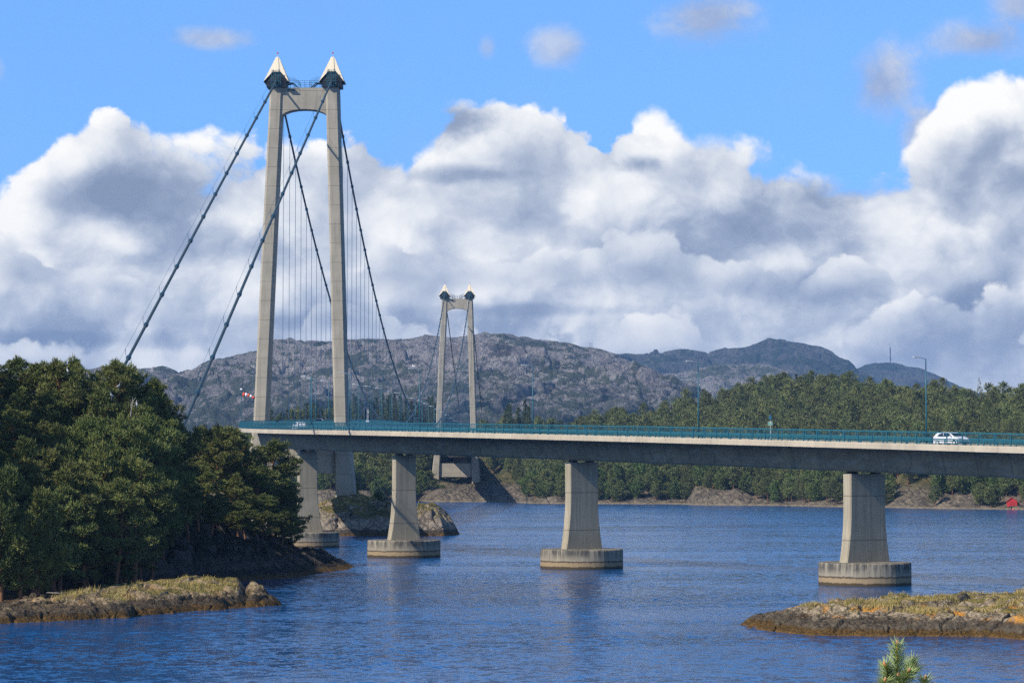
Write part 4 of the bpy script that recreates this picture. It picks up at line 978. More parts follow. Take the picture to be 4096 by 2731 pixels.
# two lighter young pines standing out at the lower left
for (px, yt, Y, lab, v) in [(165, 1965, 246, 'bushy light green young pine standing out from the dark slope', 0), (20, 1880, 242, 'light green pine at the far left above the dark shore', 1), (95, 2060, 243, 'smallest young pine between the two light green pines', 1)]:
    X = Xat(px, Y); zg = max(.8, hz(head_h, X, Y)); s = max(.5, (Zat(yt, Y) - zg) / 7.5)
    place_tree('pine_tree', PB[v], X, Y, zg, (min(s, 1.1), s), 1.0 + v, lab, 'tree', None)
# trees that stand left of the picture and keep the lower slope in shade
for k in range(60):
    X = rnd.uniform(-92, -54); Y = rnd.uniform(249, 330)
    if X / Y > -.218: continue
    place_tree('pine_tree', PV[k % 6], X, Y, hz(head_h, X, Y) - .3, (1.1, 1.0), rnd.uniform(0, 6.28), 'pine on the outer left slope of the headland that shades the shore', 'tree', 'pines on the outer left slope')

# spruces behind the deck, then individual trees along the far shore, then the wood itself
def sector(px, low=True):
    if px < 1600: return 'left of the second pier'
    if px < 2100: return 'near the far tower foot'
    if px < 2330: return 'just left of the third pier'
    if px < 2700: return 'just right of the third pier'
    if px < 3060: return 'midway between the two right piers'
    if px < 3450: return 'just left of the rightmost pier'
    if px < 3780: return 'just right of the rightmost pier'
    return 'towards the red boathouse at far right'
def far_tree(kind, var, h0, px, ytop, Y, hgt, lab, grp, cat='tree'):
    X = Xat(px, Y); zg = hz(far_h, X, Y) - .5; zt = Zat(ytop, Y) if ytop else zg + hgt
    if '%s' in lab: lab = lab % sector(px); grp = grp + ' ' + sector(px)
    s = max(.4, (zt - zg) / h0); place_tree(kind, var, X, Y, zg, (min(max(s * (1.35 if kind == 'spruce_tree' else .95), .8), 1.6), s), rnd.uniform(0, 6.28), lab, cat, grp)
lab = 'dark spruce rising behind the blue railing between the towers'; grp = 'spruces behind the bridge deck'
tops = [(1060, 1648), (1085, 1640), (1110, 1668), (1128, 1650), (1150, 1640), (1175, 1665), (1222, 1615), (1240, 1640), (1262, 1615), (1285, 1632), (1318, 1605), (1338, 1600), (1420, 1590), (1440, 1600), (1462, 1640), (1505, 1592),
        (1530, 1578), (1550, 1600), (1560, 1585), (1578, 1575), (1600, 1588), (1625, 1598), (1645, 1610), (1668, 1615), (1690, 1622), (1715, 1590), (1728, 1588), (1740, 1615), (1395, 1605), (1480, 1605), (1760, 1640), (2028, 1625), (2040, 1622), (2072, 1632), (2100, 1605), (2115, 1630), (1200, 1650), (1355, 1620)]
tops += [(x + rnd.uniform(-6, 6), 1672 + rnd.uniform(-22, 18)) for x in range(1050, 1750, 17)]
for i, (px, yt) in enumerate(tops):
    Y = rnd.uniform(1235, 1290); far_tree('spruce_tree', SV[i % 3], [15, 17, 13.5][i % 3], px, yt, Y, 0, lab if px < 2000 else 'dark spruce behind the deck just right of the far tower', grp if px < 2000 else 'spruces right of the far tower')
used = []
def shoreY(px):
    Y = 860.0
    while Y < 1330:
        if poly_sd(SHORE, np.array([Xat(px, Y)]), np.array([Y]))[0] > 3: return Y
        Y += 4
    return 1330
SY = {px: shoreY(px) for px in range(900, 4240, 20)}
def sY(px): return SY[min(4220, max(900, int(px // 20) * 20))]
nb = 0
for px in range(1150, 4200, 24):
    p = px + rnd.uniform(-9, 9); y0 = sY(p)
    if 1700 < p < 2090: continue
    nz_ = vnoise(np.array([p / 95.0]), np.array([.5]), 77)[0]
    cl_ = np.interp(p, [1150, 1480, 1520, 1640, 2740, 2780, 2950, 3010, 3540, 3590, 3680, 3720, 3770, 3880, 3960, 4096], [3, 3, 1, 1, .9, 5.5, 4.5, 1.6, 1.0, 3.4, 3.2, 1.2, 3.2, 3, 1, 1.6])
    for dd in ((rnd.uniform(0, 3) if cl_ < 2.5 else rnd.uniform(8, 12)), rnd.uniform(12, 18), rnd.uniform(24, 34)):
        if dd > 20 and rnd.random() < .62: continue
        broad = rnd.random() < .28
        if broad: var, h0, kd, lb, gp = BV[nb % 2], [8.5, 7][nb % 2], 'broadleaf_tree', 'lighter green leafy tree on the far shore %s', 'leafy trees along the far shore'
        else: var, h0, kd, lb, gp = FV[nb % 4], [9.5, 11, 8.5, 10][nb % 4], 'pine_tree', 'pine in the first rows on the far shore %s', 'pines along the far shore'
        if 3560 < p < 3720 and dd < 16: continue
        if 3990 < p < 4110 and dd < 11: continue
        far_tree(kd, var, h0, p, None, y0 + dd, rnd.uniform(6.5, 10) if dd < 8 else rnd.uniform(7.5, 11.5), lb, gp); nb += 1
for (px, dd, hgt) in [(2060, 60, 8), (2085, 45, 9), (2120, 38, 8), (2150, 30, 9), (2175, 25, 7), (1690, 70, 8), (1670, 55, 9), (1650, 42, 8), (2040, 110, 10), (2070, 90, 9), (1720, 60, 6), (1600, 30, 9), (1635, 36, 7)]:
    far_tree('pine_tree', FV[nb % 4], 9.5, px, None, sY(px) + dd, hgt, 'pine on the grassy slope around the far tower', 'pines around the far tower'); nb += 1
for (px, dd, hgt) in [(1735, 40, 3.5), (1752, 30, 2.5), (1770, 36, 2.2), (1700, 20, 4), (1790, 30, 2), (1675, 12, 3.5)]:
    far_tree('bush', BUSH[nb % 2], 2.6, px, None, sY(px) + dd, hgt, 'low green bush on the rock below the far tower', 'bushes below the far tower', 'bush'); nb += 1
# conspicuous crowns on the ridge line
for i, px in enumerate(range(2260, 4160, 34)):
    Yc = np.interp(px, [900, 2000, 3000, 4096], [1330, 1300, 1250, 1170]) + rnd.uniform(-8, 10)
    con = px in (2872, 3042) or (3380 < px < 3440) or px > 3960
    v = SV[i % 3] if (i % 9 == 0 or px > 4000) else FV[i % 4]; h0 = [15, 17, 13.5][i % 3] if v in SV else [9.5, 11, 8.5, 10][i % 4]
    far_tree('spruce_tree' if v in SV else 'pine_tree', v, h0, px + rnd.uniform(-10, 10), None, Yc, rnd.uniform(9.5, 13), 'pointed spruce on the ridge skyline %s' if v in SV else 'rounded pine on the ridge skyline %s', 'spruces on the ridge skyline' if v in SV else 'pines on the ridge skyline')
def forest():
    rng = np.random.default_rng(5)
    gx, gy = np.meshgrid(np.arange(-190, 300, 5.6), np.arange(860, 1420, 6.4))
    x = (gx + rng.uniform(-2.6, 2.6, gx.shape)).ravel(); y = (gy + rng.uniform(-3, 3, gy.shape)).ravel()
    px = 2048 + F * x / y
    d = poly_sd(SHORE, x, y)
    Yc = np.interp(px, [900, 2000, 3000, 4096], [1330, 1300, 1250, 1170])
    ok = (d > 30) & (px > 880) & (px < 4300) & (y < Yc + 30)
    ok &= ~((px > 1690) & (px < 2110) & (y < 1235) & (d < 140)); ok &= ~((np.abs(x + 25) < 11) & (y < 1300))
    x, y = x[ok], y[ok]; z = far_h(x[None, :], y[None, :])[0] - .5
    src = []
    for me in [FV[0][1], FV[1][1], FV[2][1], FV[3][1], BV[0][1], SV[0][1]]:
        v = np.zeros(len(me.vertices) * 3, np.float32); me.vertices.foreach_get('co', v); v = v.reshape(-1, 3, 3)
        keep = rng.random(len(v)) < 1050 / len(v); v = v[keep]
        c = v.mean(1, keepdims=True); v = c + (v - c) * 1.3; src.append(v)
    out = []; tint = []
    kind = np.where(rng.random(len(x)) < .1, 4, rng.integers(0, 4, len(x))); pxx = 2048 + F * x / y
    kind = np.where((pxx > 3900) & (rng.random(len(x)) < .5), 5, kind)
    for i in range(len(x)):
        v = src[kind[i]]; a = rng.uniform(0, 6.28); s = rng.choice([.62, .8, .95, 1.1, 1.3]) * rng.uniform(.9, 1.1) * (.72 if kind[i] == 5 else 1); c, s_ = math.cos(a), math.sin(a)
        w = np.empty_like(v); w[..., 0] = (v[..., 0] * c - v[..., 1] * s_) * s + x[i]; w[..., 1] = (v[..., 0] * s_ + v[..., 1] * c) * s + y[i]; w[..., 2] = v[..., 2] * s + z[i]
        out.append(w); tint.append(np.full(len(w) * 3, rng.random(), np.float32))
    V = np.concatenate(out).reshape(-1, 3)
    o = soup('forest', V, M['forest'], link=True); at_ = o.data.attributes.new('tint', 'FLOAT', 'POINT'); at_.data.foreach_set('value', np.concatenate(tint)[:len(o.data.vertices)]); tag(o, 'dense mixed pine wood covering the hillside across the strait', 'forest', kind='stuff')
    print('forest trees', len(x), 'tris', len(V) // 3)
forest()
# bushes and small trees on the islet below the near tower
for (x, y, v, s, lb) in [(-30, 562, BV[0], .55, 'green bush behind the near tower leg'), (-36, 570, FV[2], .6, 'small pine behind the near tower leg'), (-25.5, 556, BUSH[0], .8, 'low bush on the islet behind the middle pier')]:
    e = place_tree('bush', v, x, y, hz(ism_h, x, y) - .2, (s, s), 1.3, lb, 'bush', None)

# grass blades on the islets and the near-tower mound (nobody could count them)
def blades(fn, poly, n, hmin, zmin, hgt, seed, slope=0.9, w=.03, density=None):
    rng = np.random.default_rng(seed); P_ = np.array(poly); lo_, hi_ = P_.min(0), P_.max(0)
    x = rng.uniform(lo_[0], hi_[0], n * 6); y = rng.uniform(lo_[1], hi_[1], n * 6)
    d = poly_sd(poly, x, y); m = d > hmin; x, y = x[m], y[m]
    z = fn(x[None], y[None])[0]; e = .35
    zx = fn((x + e)[None], y[None])[0]; zy = fn(x[None], (y + e)[None])[0]
    sl = np.hypot(zx - z, zy - z) / e
    m = (z > zmin) & (sl < slope) & (fbm(x / 3, y / 3, 3, seed=seed) > .525); x, y, z = x[m][:n], y[m][:n], z[m][:n]; k = len(x)
    L = hgt * (.4 + rng.random(k) ** 2 * 1.3); a = rng.uniform(0, 6.28, k); dx, dy = np.cos(a), np.sin(a)
    tip = np.stack([x + rng.normal(0, .3, k) * L, y + rng.normal(0, .3, k) * L, z + L], 1)
    return np.stack([np.stack([x - dx * w, y - dy * w, z - .05], 1), np.stack([x + dx * w, y + dy * w, z - .05], 1), tip], 1).reshape(-1, 3)
o = soup('grass', blades(isl_h, ISL, 26000, 2.0, 1.15, .34, 81), M['grass'], link=True); tag(o, 'dry and green grass on the left foreground islet', 'grass', kind='stuff')
o = soup('grass', blades(isr_h, ISR, 34000, 2.6, 1.55, .26, 82), M['grass'], link=True); tag(o, 'short heathy grass covering the right islet', 'grass', kind='stuff')
o = soup('grass', blades(ism_h, ISM, 26000, 3.0, 4.6, .5, 83, 1.1, .06), M['grass'], link=True); tag(o, 'rough grass on the islet of the near tower', 'grass', kind='stuff')
# ================================================================ SMALL THINGS
rnd = random.Random(11)
# street lamps on the far side of the road; local -y points over the road
lp = MB().tube([(0, 0, 0), (0, 0, 4), (0, 0, 9.9)], [.11, .09, .06], 8).mesh('pole', M['blue'], True)
la = MB().tube([(0, 0, 9.8), (0, -.6, 9.98), (0, -1.1, 10.02)], .045, 6).mesh('arm', M['galv'])
lh = MB().loft([[(x, -1.0 - y, 10.0 + z) for x, z in [(-.14, 0), (.14, 0), (.10, .12), (-.10, .12)]] for y in (0, .9)]).mesh('lamp_head', M['galv'])
lg = MB().box((0, -1.5, 9.985), (.2, .6, .03)).mesh('lamp_glass', M['glass'])
ss = [arc_of_y(262)]
def px_of(p): return 2048 + F * p.x / p.y
# arc positions of the lamps on the viaduct
lamps = []
for s_ in np.linspace(arc_of_y(300), SMAX - 20, 400):
    p, _ = at_arc(s_, hw(s_) - .7)
    if px_of(p) > 3702: s0 = s_; break
grid_s = np.linspace(arc_of_y(494), SMAX - 15, 900); grid_p = [px_of(at_arc(q, hw(q) - .45)[0]) for q in grid_s]
for tgt in (4750, 3702, 2792, 2133, 1679, 1398, 1247, 1206):
    q = grid_s[int(np.argmin([abs(g_ - tgt) for g_ in grid_p]))]; lamps.append(at_arc(q, hw(q) - .45, 0))
q = 38.0; lamps.append(at_arc(q, hw(q) - .45, 0)); q = 3.0; lamps.append(at_arc(q, hw(q) - .45, 0))
for k in range(18):
    d = 34 + k * 35.0
    if d > L12 - 10: break
    c = T[0] + AX * d + PE * 6.0; lamps.append((Vector((c.x, c.y, deck_z(d))), -AX))
GULL = None
names = ['street lamp whose post stands behind the white hatchback', 'street lamp right of the rightmost bridge pier top, over the wooded ridge', 'street lamp above the middle pier standing before the long mountain', 'street lamp with a white gull perched on its head']
for i, (p, t) in enumerate(lamps):
    x = px_of(p)
    if x > 4150: continue
    lab = ('tall blue street lamp beside the white hatchback at right' if x > 3500 else 'blue street lamp rising between the two right-hand piers' if x > 2600 else 'blue street lamp just left of the third pier in front of the long mountain' if x > 2000 else
           'blue street lamp with a gull on its head' if x > 1560 and p.y < 420 else 'blue street lamp close to the right leg of the near tower' if p.y < 425 else
           'blue street lamp on the bend of the approach between the near tower legs' if p.y < 556 else 'one of the blue street lamps in the receding row on the main span')
    e = empty('street_lamp', p, math.atan2(t.y, t.x) , lab, 'street lamp', 'street lamps on the bend before the near tower' if 425 <= p.y < 556 else 'street lamps along the main span' if p.y >= 556 else None)
    for nm, me in (('pole', lp), ('arm', la), ('lamp_head', lh)):
        q = inst(nm, me, e)
        if nm == 'lamp_head': inst('lamp_glass', lg, q)
    if x > 1300 and (GULL is None or abs(x - 1679) < abs(px_of(GULL.location) - 1679)): GULL = e
    print('lamp', round(x), round(p.y))
def bird(name, loc, rz, s, body, label, cat, group=None, long_neck=False):
    m = MB(); 
    if long_neck:
        pr = [(-.34, .48, .03), (-.22, .62, .10), (0, .74, .15), (.14, .86, .12), (.16, 1.02, .05), (.10, 1.12, .045), (.14, 1.22, .05), (.22, 1.25, .05), (.30, 1.24, .025), (.44, 1.22, .008)]
    else:
        pr = [(-.30, .16, .02), (-.16, .19, .07), (0, .20, .11), (.12, .24, .09), (.18, .32, .06), (.23, .35, .055), (.28, .34, .03), (.34, .33, .01)]
    m.tube([(a, 0, z) for a, z, r in pr], [r for a, z, r in pr], 8)
    o = m.build(name, body, None, True); o.location = loc; o.rotation_euler = (0, 0, rz); o.scale = (s, s, s)
    tag(o, label, cat, group)
    l = MB(); zt = .66 if long_neck else .18
    for q in (-.05, .05): l.bar((0, q, 0), (0, q, zt), .014 if long_neck else .01, n=5)
    l.build('leg', M['grey'], o)
    w = MB()
    for q in (-1, 1): w.tube([(-.36, q * .05, zt * .62), (-.1, q * .11, zt), (.08, q * .11, zt + .04)], [.01, .05, .03], 6)
    w.build('wing', M['grey'], o, True)
    return o
gp = GULL.location + Vector((0, 0, 10.12)); bird('gull', (gp.x - .9, gp.y - .6, gp.z), 2.6, 1.2, M['white'], 'white gull perched on a street lamp head', 'bird')
for i, (px, py, Y, c) in enumerate([(547, 1612, 278, 'pale grey heron perched in the pines lowest of the herons, above bare branches'), (447, 1578, 280, 'slim pale heron perched low left of the rounded grey one'),
                                 (475, 1540, 286, 'hunched darker grey heron seen from behind in the pine tops'), (270, 1478, 286, 'whitish heron highest in the pine crest at left')]):
    p = P(px, py, Y); bird('heron', (p.x, p.y, p.z - .6), [1.9, 3.6, .4, 2.2][i], 0.72, M['grey'] if i == 2 else simple('heron_feathers', (.40, .41, .42), .8, .2), c, 'bird', None, True)
p = P(523, 1660, 279); dt = MB(); p.z += .6; dt.tube([(0, 0, -1.2), (.1, 0, 0), (.35, 0, 1.4), (.9, 0, 2.3)], [.09, .07, .05, .02], 6)
for a in [(.1, .3, -.3, 1.5), (.2, .7, -.1, 1.9), (.3, 1.1, 1.5, 1.6), (.2, .5, 1.3, 1.0), (.35, 1.4, .3, 2.4)]: dt.tube([(a[0], 0, a[1]), ((a[0] + a[2]) / 2, .1, (a[1] + a[3]) / 2 + .1), (a[2], .1, a[3])], [.04, .03, .012], 5)
o = dt.build('dead_tree', M['dead'], None, loc=p); o.scale = (.6, .6, .6); tag(o, 'bare bleached dead branches sticking out of the pine grove', 'dead tree')

# windsock at the bend
s_ = arc_of_y(503); p, t = at_arc(s_, -(hw(s_) - .1)); e = empty('windsock', p, 0, 'red and white striped windsock on a thin blue pole left of the near tower', 'windsock')
zt = Zat(1562, p.y) - p.z
MB().tube([(0, 0, 0), (0, 0, zt)], [.07, .05], 8).build('pole', M['blue'], e)
MB().lathe([(.05, 0), (.30, .05), (.32, .22), (.18, .40), (.02, .46)], (0, 0, zt + .05), 12).build('globe', M['galv'], e, True)
pr = []; R0 = (.48, .17); n = 10
sock = MB(); rw = MB(); L = 2.35; za = zt - .75
def sk(u): return Vector((.30 + u * L, -.2 * u, za - .9 * u * u * .8 - .05 * u)), .42 - .22 * u
rm = [[], []]
for i in range(5):
    m_ = sock if i % 2 == 0 else rw
    a, ra = sk(i / 5); b, rb = sk((i + 1) / 5)
    m_.tube([a, b], [ra, rb], 12)
sock.build('sock_stripe_red', simple('windsock_red', (.75, .10, .06), .8, .2), e, True).name = 'red_stripe'; rw.build('white_stripe', M['white'], e, True)
MB().bar((0, 0, za), (.32, 0, za), .03).build('bracket', M['blue'], e)

# road sign
for s_ in np.linspace(arc_of_y(346), SMAX - 30, 500):
    p, t = at_arc(s_, hw(s_) - 1.0)
    if px_of(p) > 3082: break
e = empty('road_sign', p, math.atan2(t.y, t.x), 'green E 39 road sign below a grey diamond on a white post', 'sign')
MB().bar((0, 0, 0), (0, 0, 3.2), .035, n=8).build('post', M['galv'], e)
pl = MB().box((0, -.06, 2.05), (.92, .03, .46)).build('sign_plate', M['green'], e)
fr = MB()
for zz in (1.835, 2.265): fr.box((0, -.082, zz), (.88, .01, .025))
for xx in (-.435, .435): fr.box((xx, -.082, 2.05), (.025, .01, .43))
fr.build('border', M['white'], pl)
cu = bpy.data.curves.new('sign_text', 'FONT'); cu.body = 'E 39'; cu.size = .30; cu.align_x = 'CENTER'; cu.align_y = 'CENTER'; cu.extrude = .004; cu.offset = .0; cu.materials.append(M['white'])
to0 = bpy.data.objects.new('t', cu); COL.objects.link(to0); bpy.context.view_layer.update()
tm = bpy.data.meshes.new_from_object(to0.evaluated_get(bpy.context.evaluated_depsgraph_get())); bpy.data.objects.remove(to0)
to = bpy.data.objects.new('sign_text', tm); COL.objects.link(to); to.parent = pl; to.location = (0, -.082, 2.05); to.rotation_euler = (R(90), 0, 0)
dm = MB().poly([(-.36, -.07, 2.80), (0, -.07, 2.40), (.36, -.07, 2.80), (0, -.07, 3.20), (-.36, -.04, 2.80), (0, -.04, 2.40), (.36, -.04, 2.80), (0, -.04, 3.20)], [(0, 1, 2, 3), (7, 6, 5, 4), (0, 4, 5, 1), (1, 5, 6, 2), (2, 6, 7, 3), (3, 7, 4, 0)])
dm.build('diamond_plate', M['bluedark'], e)

# white lattice weather mast on the main span
d = 80; c = T[0] + AX * d + PE * 7.2; e = empty('weather_mast', (c.x, c.y, deck_z(d)), 0, 'short white lattice mast with instruments beside the main span', 'mast')
m = MB()
for a, b in ((-.2, -.2), (.2, -.2), (0, .2)): m.bar((a, b, 0), (a, b, 4.0), .02, n=4)
for k in range(9):
    z = k * .42 + .1; m.bar((-.2, -.2, z), (.2, -.2, z + .25), .015, n=4); m.bar((.2, -.2, z + .25), (0, .2, z + .5), .02, n=4); m.bar((0, .2, z), (-.2, -.2, z + .5), .02, n=4)
m.build('lattice', M['galv'], e); MB().box((0, 0, .9), (.8, .4, .3)).build('instrument_box', M['galv'], e); MB().box((.15, 0, 3.2), (.3, .3, .4)).build('camera_housing', M['galv'], e)

# cars -------------------------------------------------
def car(name, loc, rz, paint, label, length=4.1, height=1.46, kind='hatch'):
    """x forward, z up, wheels at z=0"""
    e = empty(name, loc, rz, label, 'car'); L = length / 2; W = .86
    if kind == 'hatch': prof = [(-L, .35), (-L - .02, .62), (-L + .02, .92), (-L + .28, 1.22), (-L + .55, height - .06), (-.5, height), (.25, height - .03), (.55, height - .12), (1.20, .98), (L - .25, .80), (L - .03, .62), (L, .38), (L - .05, .24), (-L + .05, .24)]
    else: prof = [(-L, .40), (-L - .02, .90), (-L + .08, 1.20), (-L + .25, height - .10), (-L + .5, height), (.4, height), (.7, height - .10), (1.20, 1.08), (L - .2, .95), (L - .02, .72), (L, .40), (L - .05, .28), (-L + .05, .28)]
    def wy(z): return W - max(0, z - .85) * .26
    b = MB(); n = len(prof)
    rings = []
    for q in (-1, -.93, .93, 1):
        kx = 1 if abs(q) < 1 else .985
        rings.append([(x * kx, q * wy(z), z if abs(q) < 1 else .3 + (z - .3) * .985) for x, z in prof])
    b.loft(rings); body = b.build('body', paint, e, bevel=.03)
    def side_glass(poly, nm='side_window'):
        m_ = MB()
        for q in (-1, 1):
            pts = [(x, q * (wy(z) + .006), z) for x, z in poly]; m_.poly(pts, [tuple(range(len(pts)))])
        m_.build(nm, M['glass'], e)
    if kind == 'hatch':
        side_glass([(-1.42, 1.02), (-1.15, 1.28), (-.55, 1.37), (-.50, 1.37), (-.50, .98)]); side_glass([(-.44, .98), (-.44, 1.37), (.2, 1.36), (.5, 1.28), (.98, .98)])
        MB().poly([(.56, -.70, height - .13), (.56, .70, height - .13), (1.17, .78, .985 + .02), (1.17, -.78, .985 + .02)], [(0, 1, 2, 3)]).build('windscreen', M['glass'], e).location = (.015, 0, .015)
        MB().poly([(-L + .27, -.68, 1.22), (-L + .27, .68, 1.22), (-L + .52, .62, height - .08), (-L + .52, -.62, height - .08)], [(0, 1, 2, 3)]).build('rear_window', M['glass'], e).location = (-.02, 0, .01)
    else:
        side_glass([(-1.7, 1.05), (-1.6, height - .22), (-.6, height - .20), (-.6, 1.05)]); side_glass([(-.52, 1.05), (-.52, height - .20), (.45, height - .20), (1.0, 1.05)])
        MB().poly([(.72, -.66, height - .12), (.72, .66, height - .12), (1.18, .76, 1.09), (1.18, -.76, 1.09)], [(0, 1, 2, 3)]).build('windscreen', M['glass'], e).location = (.015, 0, .015)
        MB().poly([(-L + .07, -.68, 1.14), (-L + .07, .68, 1.14), (-L + .24, .62, height - .12), (-L + .24, -.62, height - .12)], [(0, 1, 2, 3)]).build('rear_window', M['glass'], e).location = (-.02, 0, 0)
    for x in (L - .75, -L + .72):
        for q in (-1, 1):
            w = MB().bar((x, q * .66, .31), (x, q * .875, .31), .31, n=20).build('wheel', M['rubber'], e)
            MB().bar((x, q * .86, .31), (x, q * .89, .31), .20, n=12).build('rim', M['galv'], w)
    for q in (-1, 1):
        MB().box((L - .12, q * .62, .66), (.16, .34, .14)).build('headlight', M['glass'] if False else M['galv'], e)
        MB().box((-L + .03, q * .70, .88), (.08, .16, .26)).build('tail_light', M['lampred'], e)
        MB().box((.85, q * .97, 1.03), (.12, .18, .13)).build('mirror', paint, e)
    MB().box((L - .01, 0, .42), (.04, 1.0, .16)).build('grille', M['dark'], e)
    MB().box((-L - .02, 0, .62), (.02, .50, .11)).build('number_plate', M['white'], e)
    return e
for s_ in np.linspace(arc_of_y(330), SMAX - 10, 600):
    p, t = at_arc(s_, -2.0)
    if px_of(p) > 3803: break
carw = simple('car_white', (.80, .80, .82), .25, .6, var=.02)
car('hatchback_car', p + Vector((0, 0, .0)), math.atan2(t.y, t.x), carw, 'white three-door hatchback driving right behind the blue railing')
s_ = arc_of_y(452); p, t = at_arc(s_, .9); car('hatchback_car', p, math.atan2(t.y, t.x) + math.pi, carw, 'pale car with a wide dark rear window, low behind the bend railing')
c = T[0] + AX * 8 + PE * 2.7; car('people_carrier', (c.x, c.y, 23.1), RZ + math.pi / 2, M['white'], 'silver tall car showing its dark rear window beside the near tower leg', 4.5, 1.85, 'van')

# red boathouse with boat -------------------------------
Y = sY(4048) - 1.5; X = Xat(4048, Y); w2, hh = 1.65, 2.1; zb = .9
e = empty('boathouse', (X, Y, zb), -.12, 'small red wooden boathouse with gable on the far shore', 'boathouse')
wl = MB().poly([(-w2, 0, 0), (w2, 0, 0), (w2, 0, hh), (0, 0, hh + 1.25), (-w2, 0, hh), (-w2, 4.5, 0), (w2, 4.5, 0), (w2, 4.5, hh), (0, 4.5, hh + 1.25), (-w2, 4.5, hh)], [(0, 1, 2, 3, 4), (9, 8, 7, 6, 5), (0, 5, 6, 1), (1, 6, 7, 2), (0, 4, 9, 5)])
wl.build('wall', M['redpaint'], e)
rf = MB()
for q in (-1, 1): rf.poly([(0, -.25, hh + 1.33), (0, 4.75, hh + 1.33), (q * (w2 + .25), 4.75, hh - .10), (q * (w2 + .25), -.25, hh - .10), (0, -.25, hh + 1.21), (0, 4.75, hh + 1.21), (q * (w2 + .25), 4.75, hh - .22), (q * (w2 + .25), -.25, hh - .22)], [(0, 1, 2, 3), (7, 6, 5, 4), (0, 3, 7, 4), (1, 5, 6, 2), (3, 2, 6, 7)])
rf.build('roof', simple('dark_red_roof', (.25, .05, .04), .8, .2), e)
dd = MB().box((0, -.03, .95), (1.9, .05, 1.9)).build('door', simple('door_red', (.42, .03, .03), .7, .2), e)
MB().box((0, .3, -.6), (3.6, 1.6, 1.3)).build('stone_base', M['rock_far'], e)
def boat(X, Y, rz, label):
    e = empty('rowing_boat', (X, Y, .05), rz, label, 'boat'); rings = []
    for u in np.linspace(-1, 1, 9):
        w = .75 * (1 - max(0, u) ** 3 * .96) * (1 if u > -.9 else .85); sh = .5 + .22 * max(0, u) ** 2
        rings.append([(u * 1.9, a * w, z) for a, z in [(-1, sh), (-.92, sh), (-.7, .12), (.7, .12), (.92, sh), (1, sh), (.75, .0), (0, -.15), (-.75, .0)]])
    MB().loft(rings).build('hull', M['white'], e); MB().box((0, 0, .38), (.25, 1.3, .04)).box((-1, 0, .38), (.25, 1.2, .04)).build('thwart', M['dead'], e)
    MB().box((-1.95, 0, .5), (.3, .3, .6)).build('outboard_motor', M['dark'], e); return e
boat(Xat(4062, sY(4048) - 2), sY(4048) - 3.0, .35, 'small white boat moored in front of the red boathouse')
for px_, gy in ((4051, 5), (4069, 5.5)):
    Yb = sY(4048) - gy; o = MB().lathe([(.05, -.32), (.24, -.22), (.32, 0), (.24, .22), (.05, .32)], n=12).build('mooring_buoy', M['orange'], None, True, (Xat(px_, Yb), Yb, .12))
    tag(o, 'orange mooring buoy %s the red boathouse' % ('floating left in front of' if px_ < 4060 else 'at the right corner in front of'), 'buoy')

# seated person on the far shore ------------------------
Y = sY(2158) + 5; X = Xat(2158, Y); zg = hz(far_h, X, Y) + .1
def person(X, Y, z):
    me = bpy.data.meshes.new('person'); 
    J = {'pel': (0, 0, .12), 'sp': (0, .05, .38), 'ch': (0, .02, .58), 'nk': (0, -.02, .72), 'hd': (0, -.04, .84), 'ht': (0, -.04, .95), 'ls': (-.18, .02, .62), 'le': (-.25, -.10, .42), 'lw': (-.14, -.30, .36), 'rs': (.18, .02, .62), 're': (.25, -.10, .42), 'rw': (.14, -.30, .36),
         'lh': (-.10, -.02, .12), 'lk': (-.13, -.42, .38), 'la': (-.13, -.52, .02), 'lf': (-.13, -.70, .0), 'rh': (.10, -.02, .12), 'rk': (.13, -.42, .38), 'ra': (.13, -.52, .02), 'rf': (.13, -.70, .0)}
    rad = {'pel': .15, 'sp': .14, 'ch': .16, 'nk': .06, 'hd': .10, 'ht': .08, 'ls': .07, 'le': .05, 'lw': .035, 'rs': .07, 're': .05, 'rw': .035, 'lh': .10, 'lk': .075, 'la': .05, 'lf': .04, 'rh': .10, 'rk': .075, 'ra': .05, 'rf': .04}
    E = ['pel sp', 'sp ch', 'ch nk', 'nk hd', 'hd ht', 'ch ls', 'ls le', 'le lw', 'ch rs', 'rs re', 're rw', 'pel lh', 'lh lk', 'lk la', 'la lf', 'pel rh', 'rh rk', 'rk ra', 'ra rf']
    K = list(J); me.from_pydata([J[k] for k in K], [tuple(K.index(q) for q in e_.split()) for e_ in E], [])
    o = bpy.data.objects.new('person', me); COL.objects.link(o); o.location = (X, Y, z)
    md_ = o.modifiers.new('skin', 'SKIN'); 
    for i, k in enumerate(K): me.skin_vertices[0].data[i].radius = (rad[k], rad[k]); me.skin_vertices[0].data[i].use_root = (k == 'pel')
    o.modifiers.new('sub', 'SUBSURF').levels = 1; o.modifiers['sub'].render_levels = 1
    me.materials.append(simple('beige_clothes', (.42, .34, .27), .9, .1)); tag(o, 'person in a red cap and pale top sitting on the far rocks', 'person')
    MB().lathe([(.13, 0), (.125, .05), (.09, .12), (.02, .14)], (0, -.04, .93), 12).box((0, -.19, .95), (.18, .14, .02)).build('cap', M['redpaint'], o)
    MB().lathe([(.10, -.08), (.17, .0), (.175, .14), (.12, .26), (.06, .31)], (0, .03, .40), 12).build('top', M['dead'], o, True)
person(X, Y, zg)
o = MB().lathe([(.05, 0), (.30, .05), (.33, .30), (.20, .5), (.05, .55)], n=10).build('bag', M['white'], None, True, (X + 1.2, Y, hz(far_h, X + 1.2, Y) + .05)); tag(o, 'white bag on the rock just beside the seated person', 'bag')
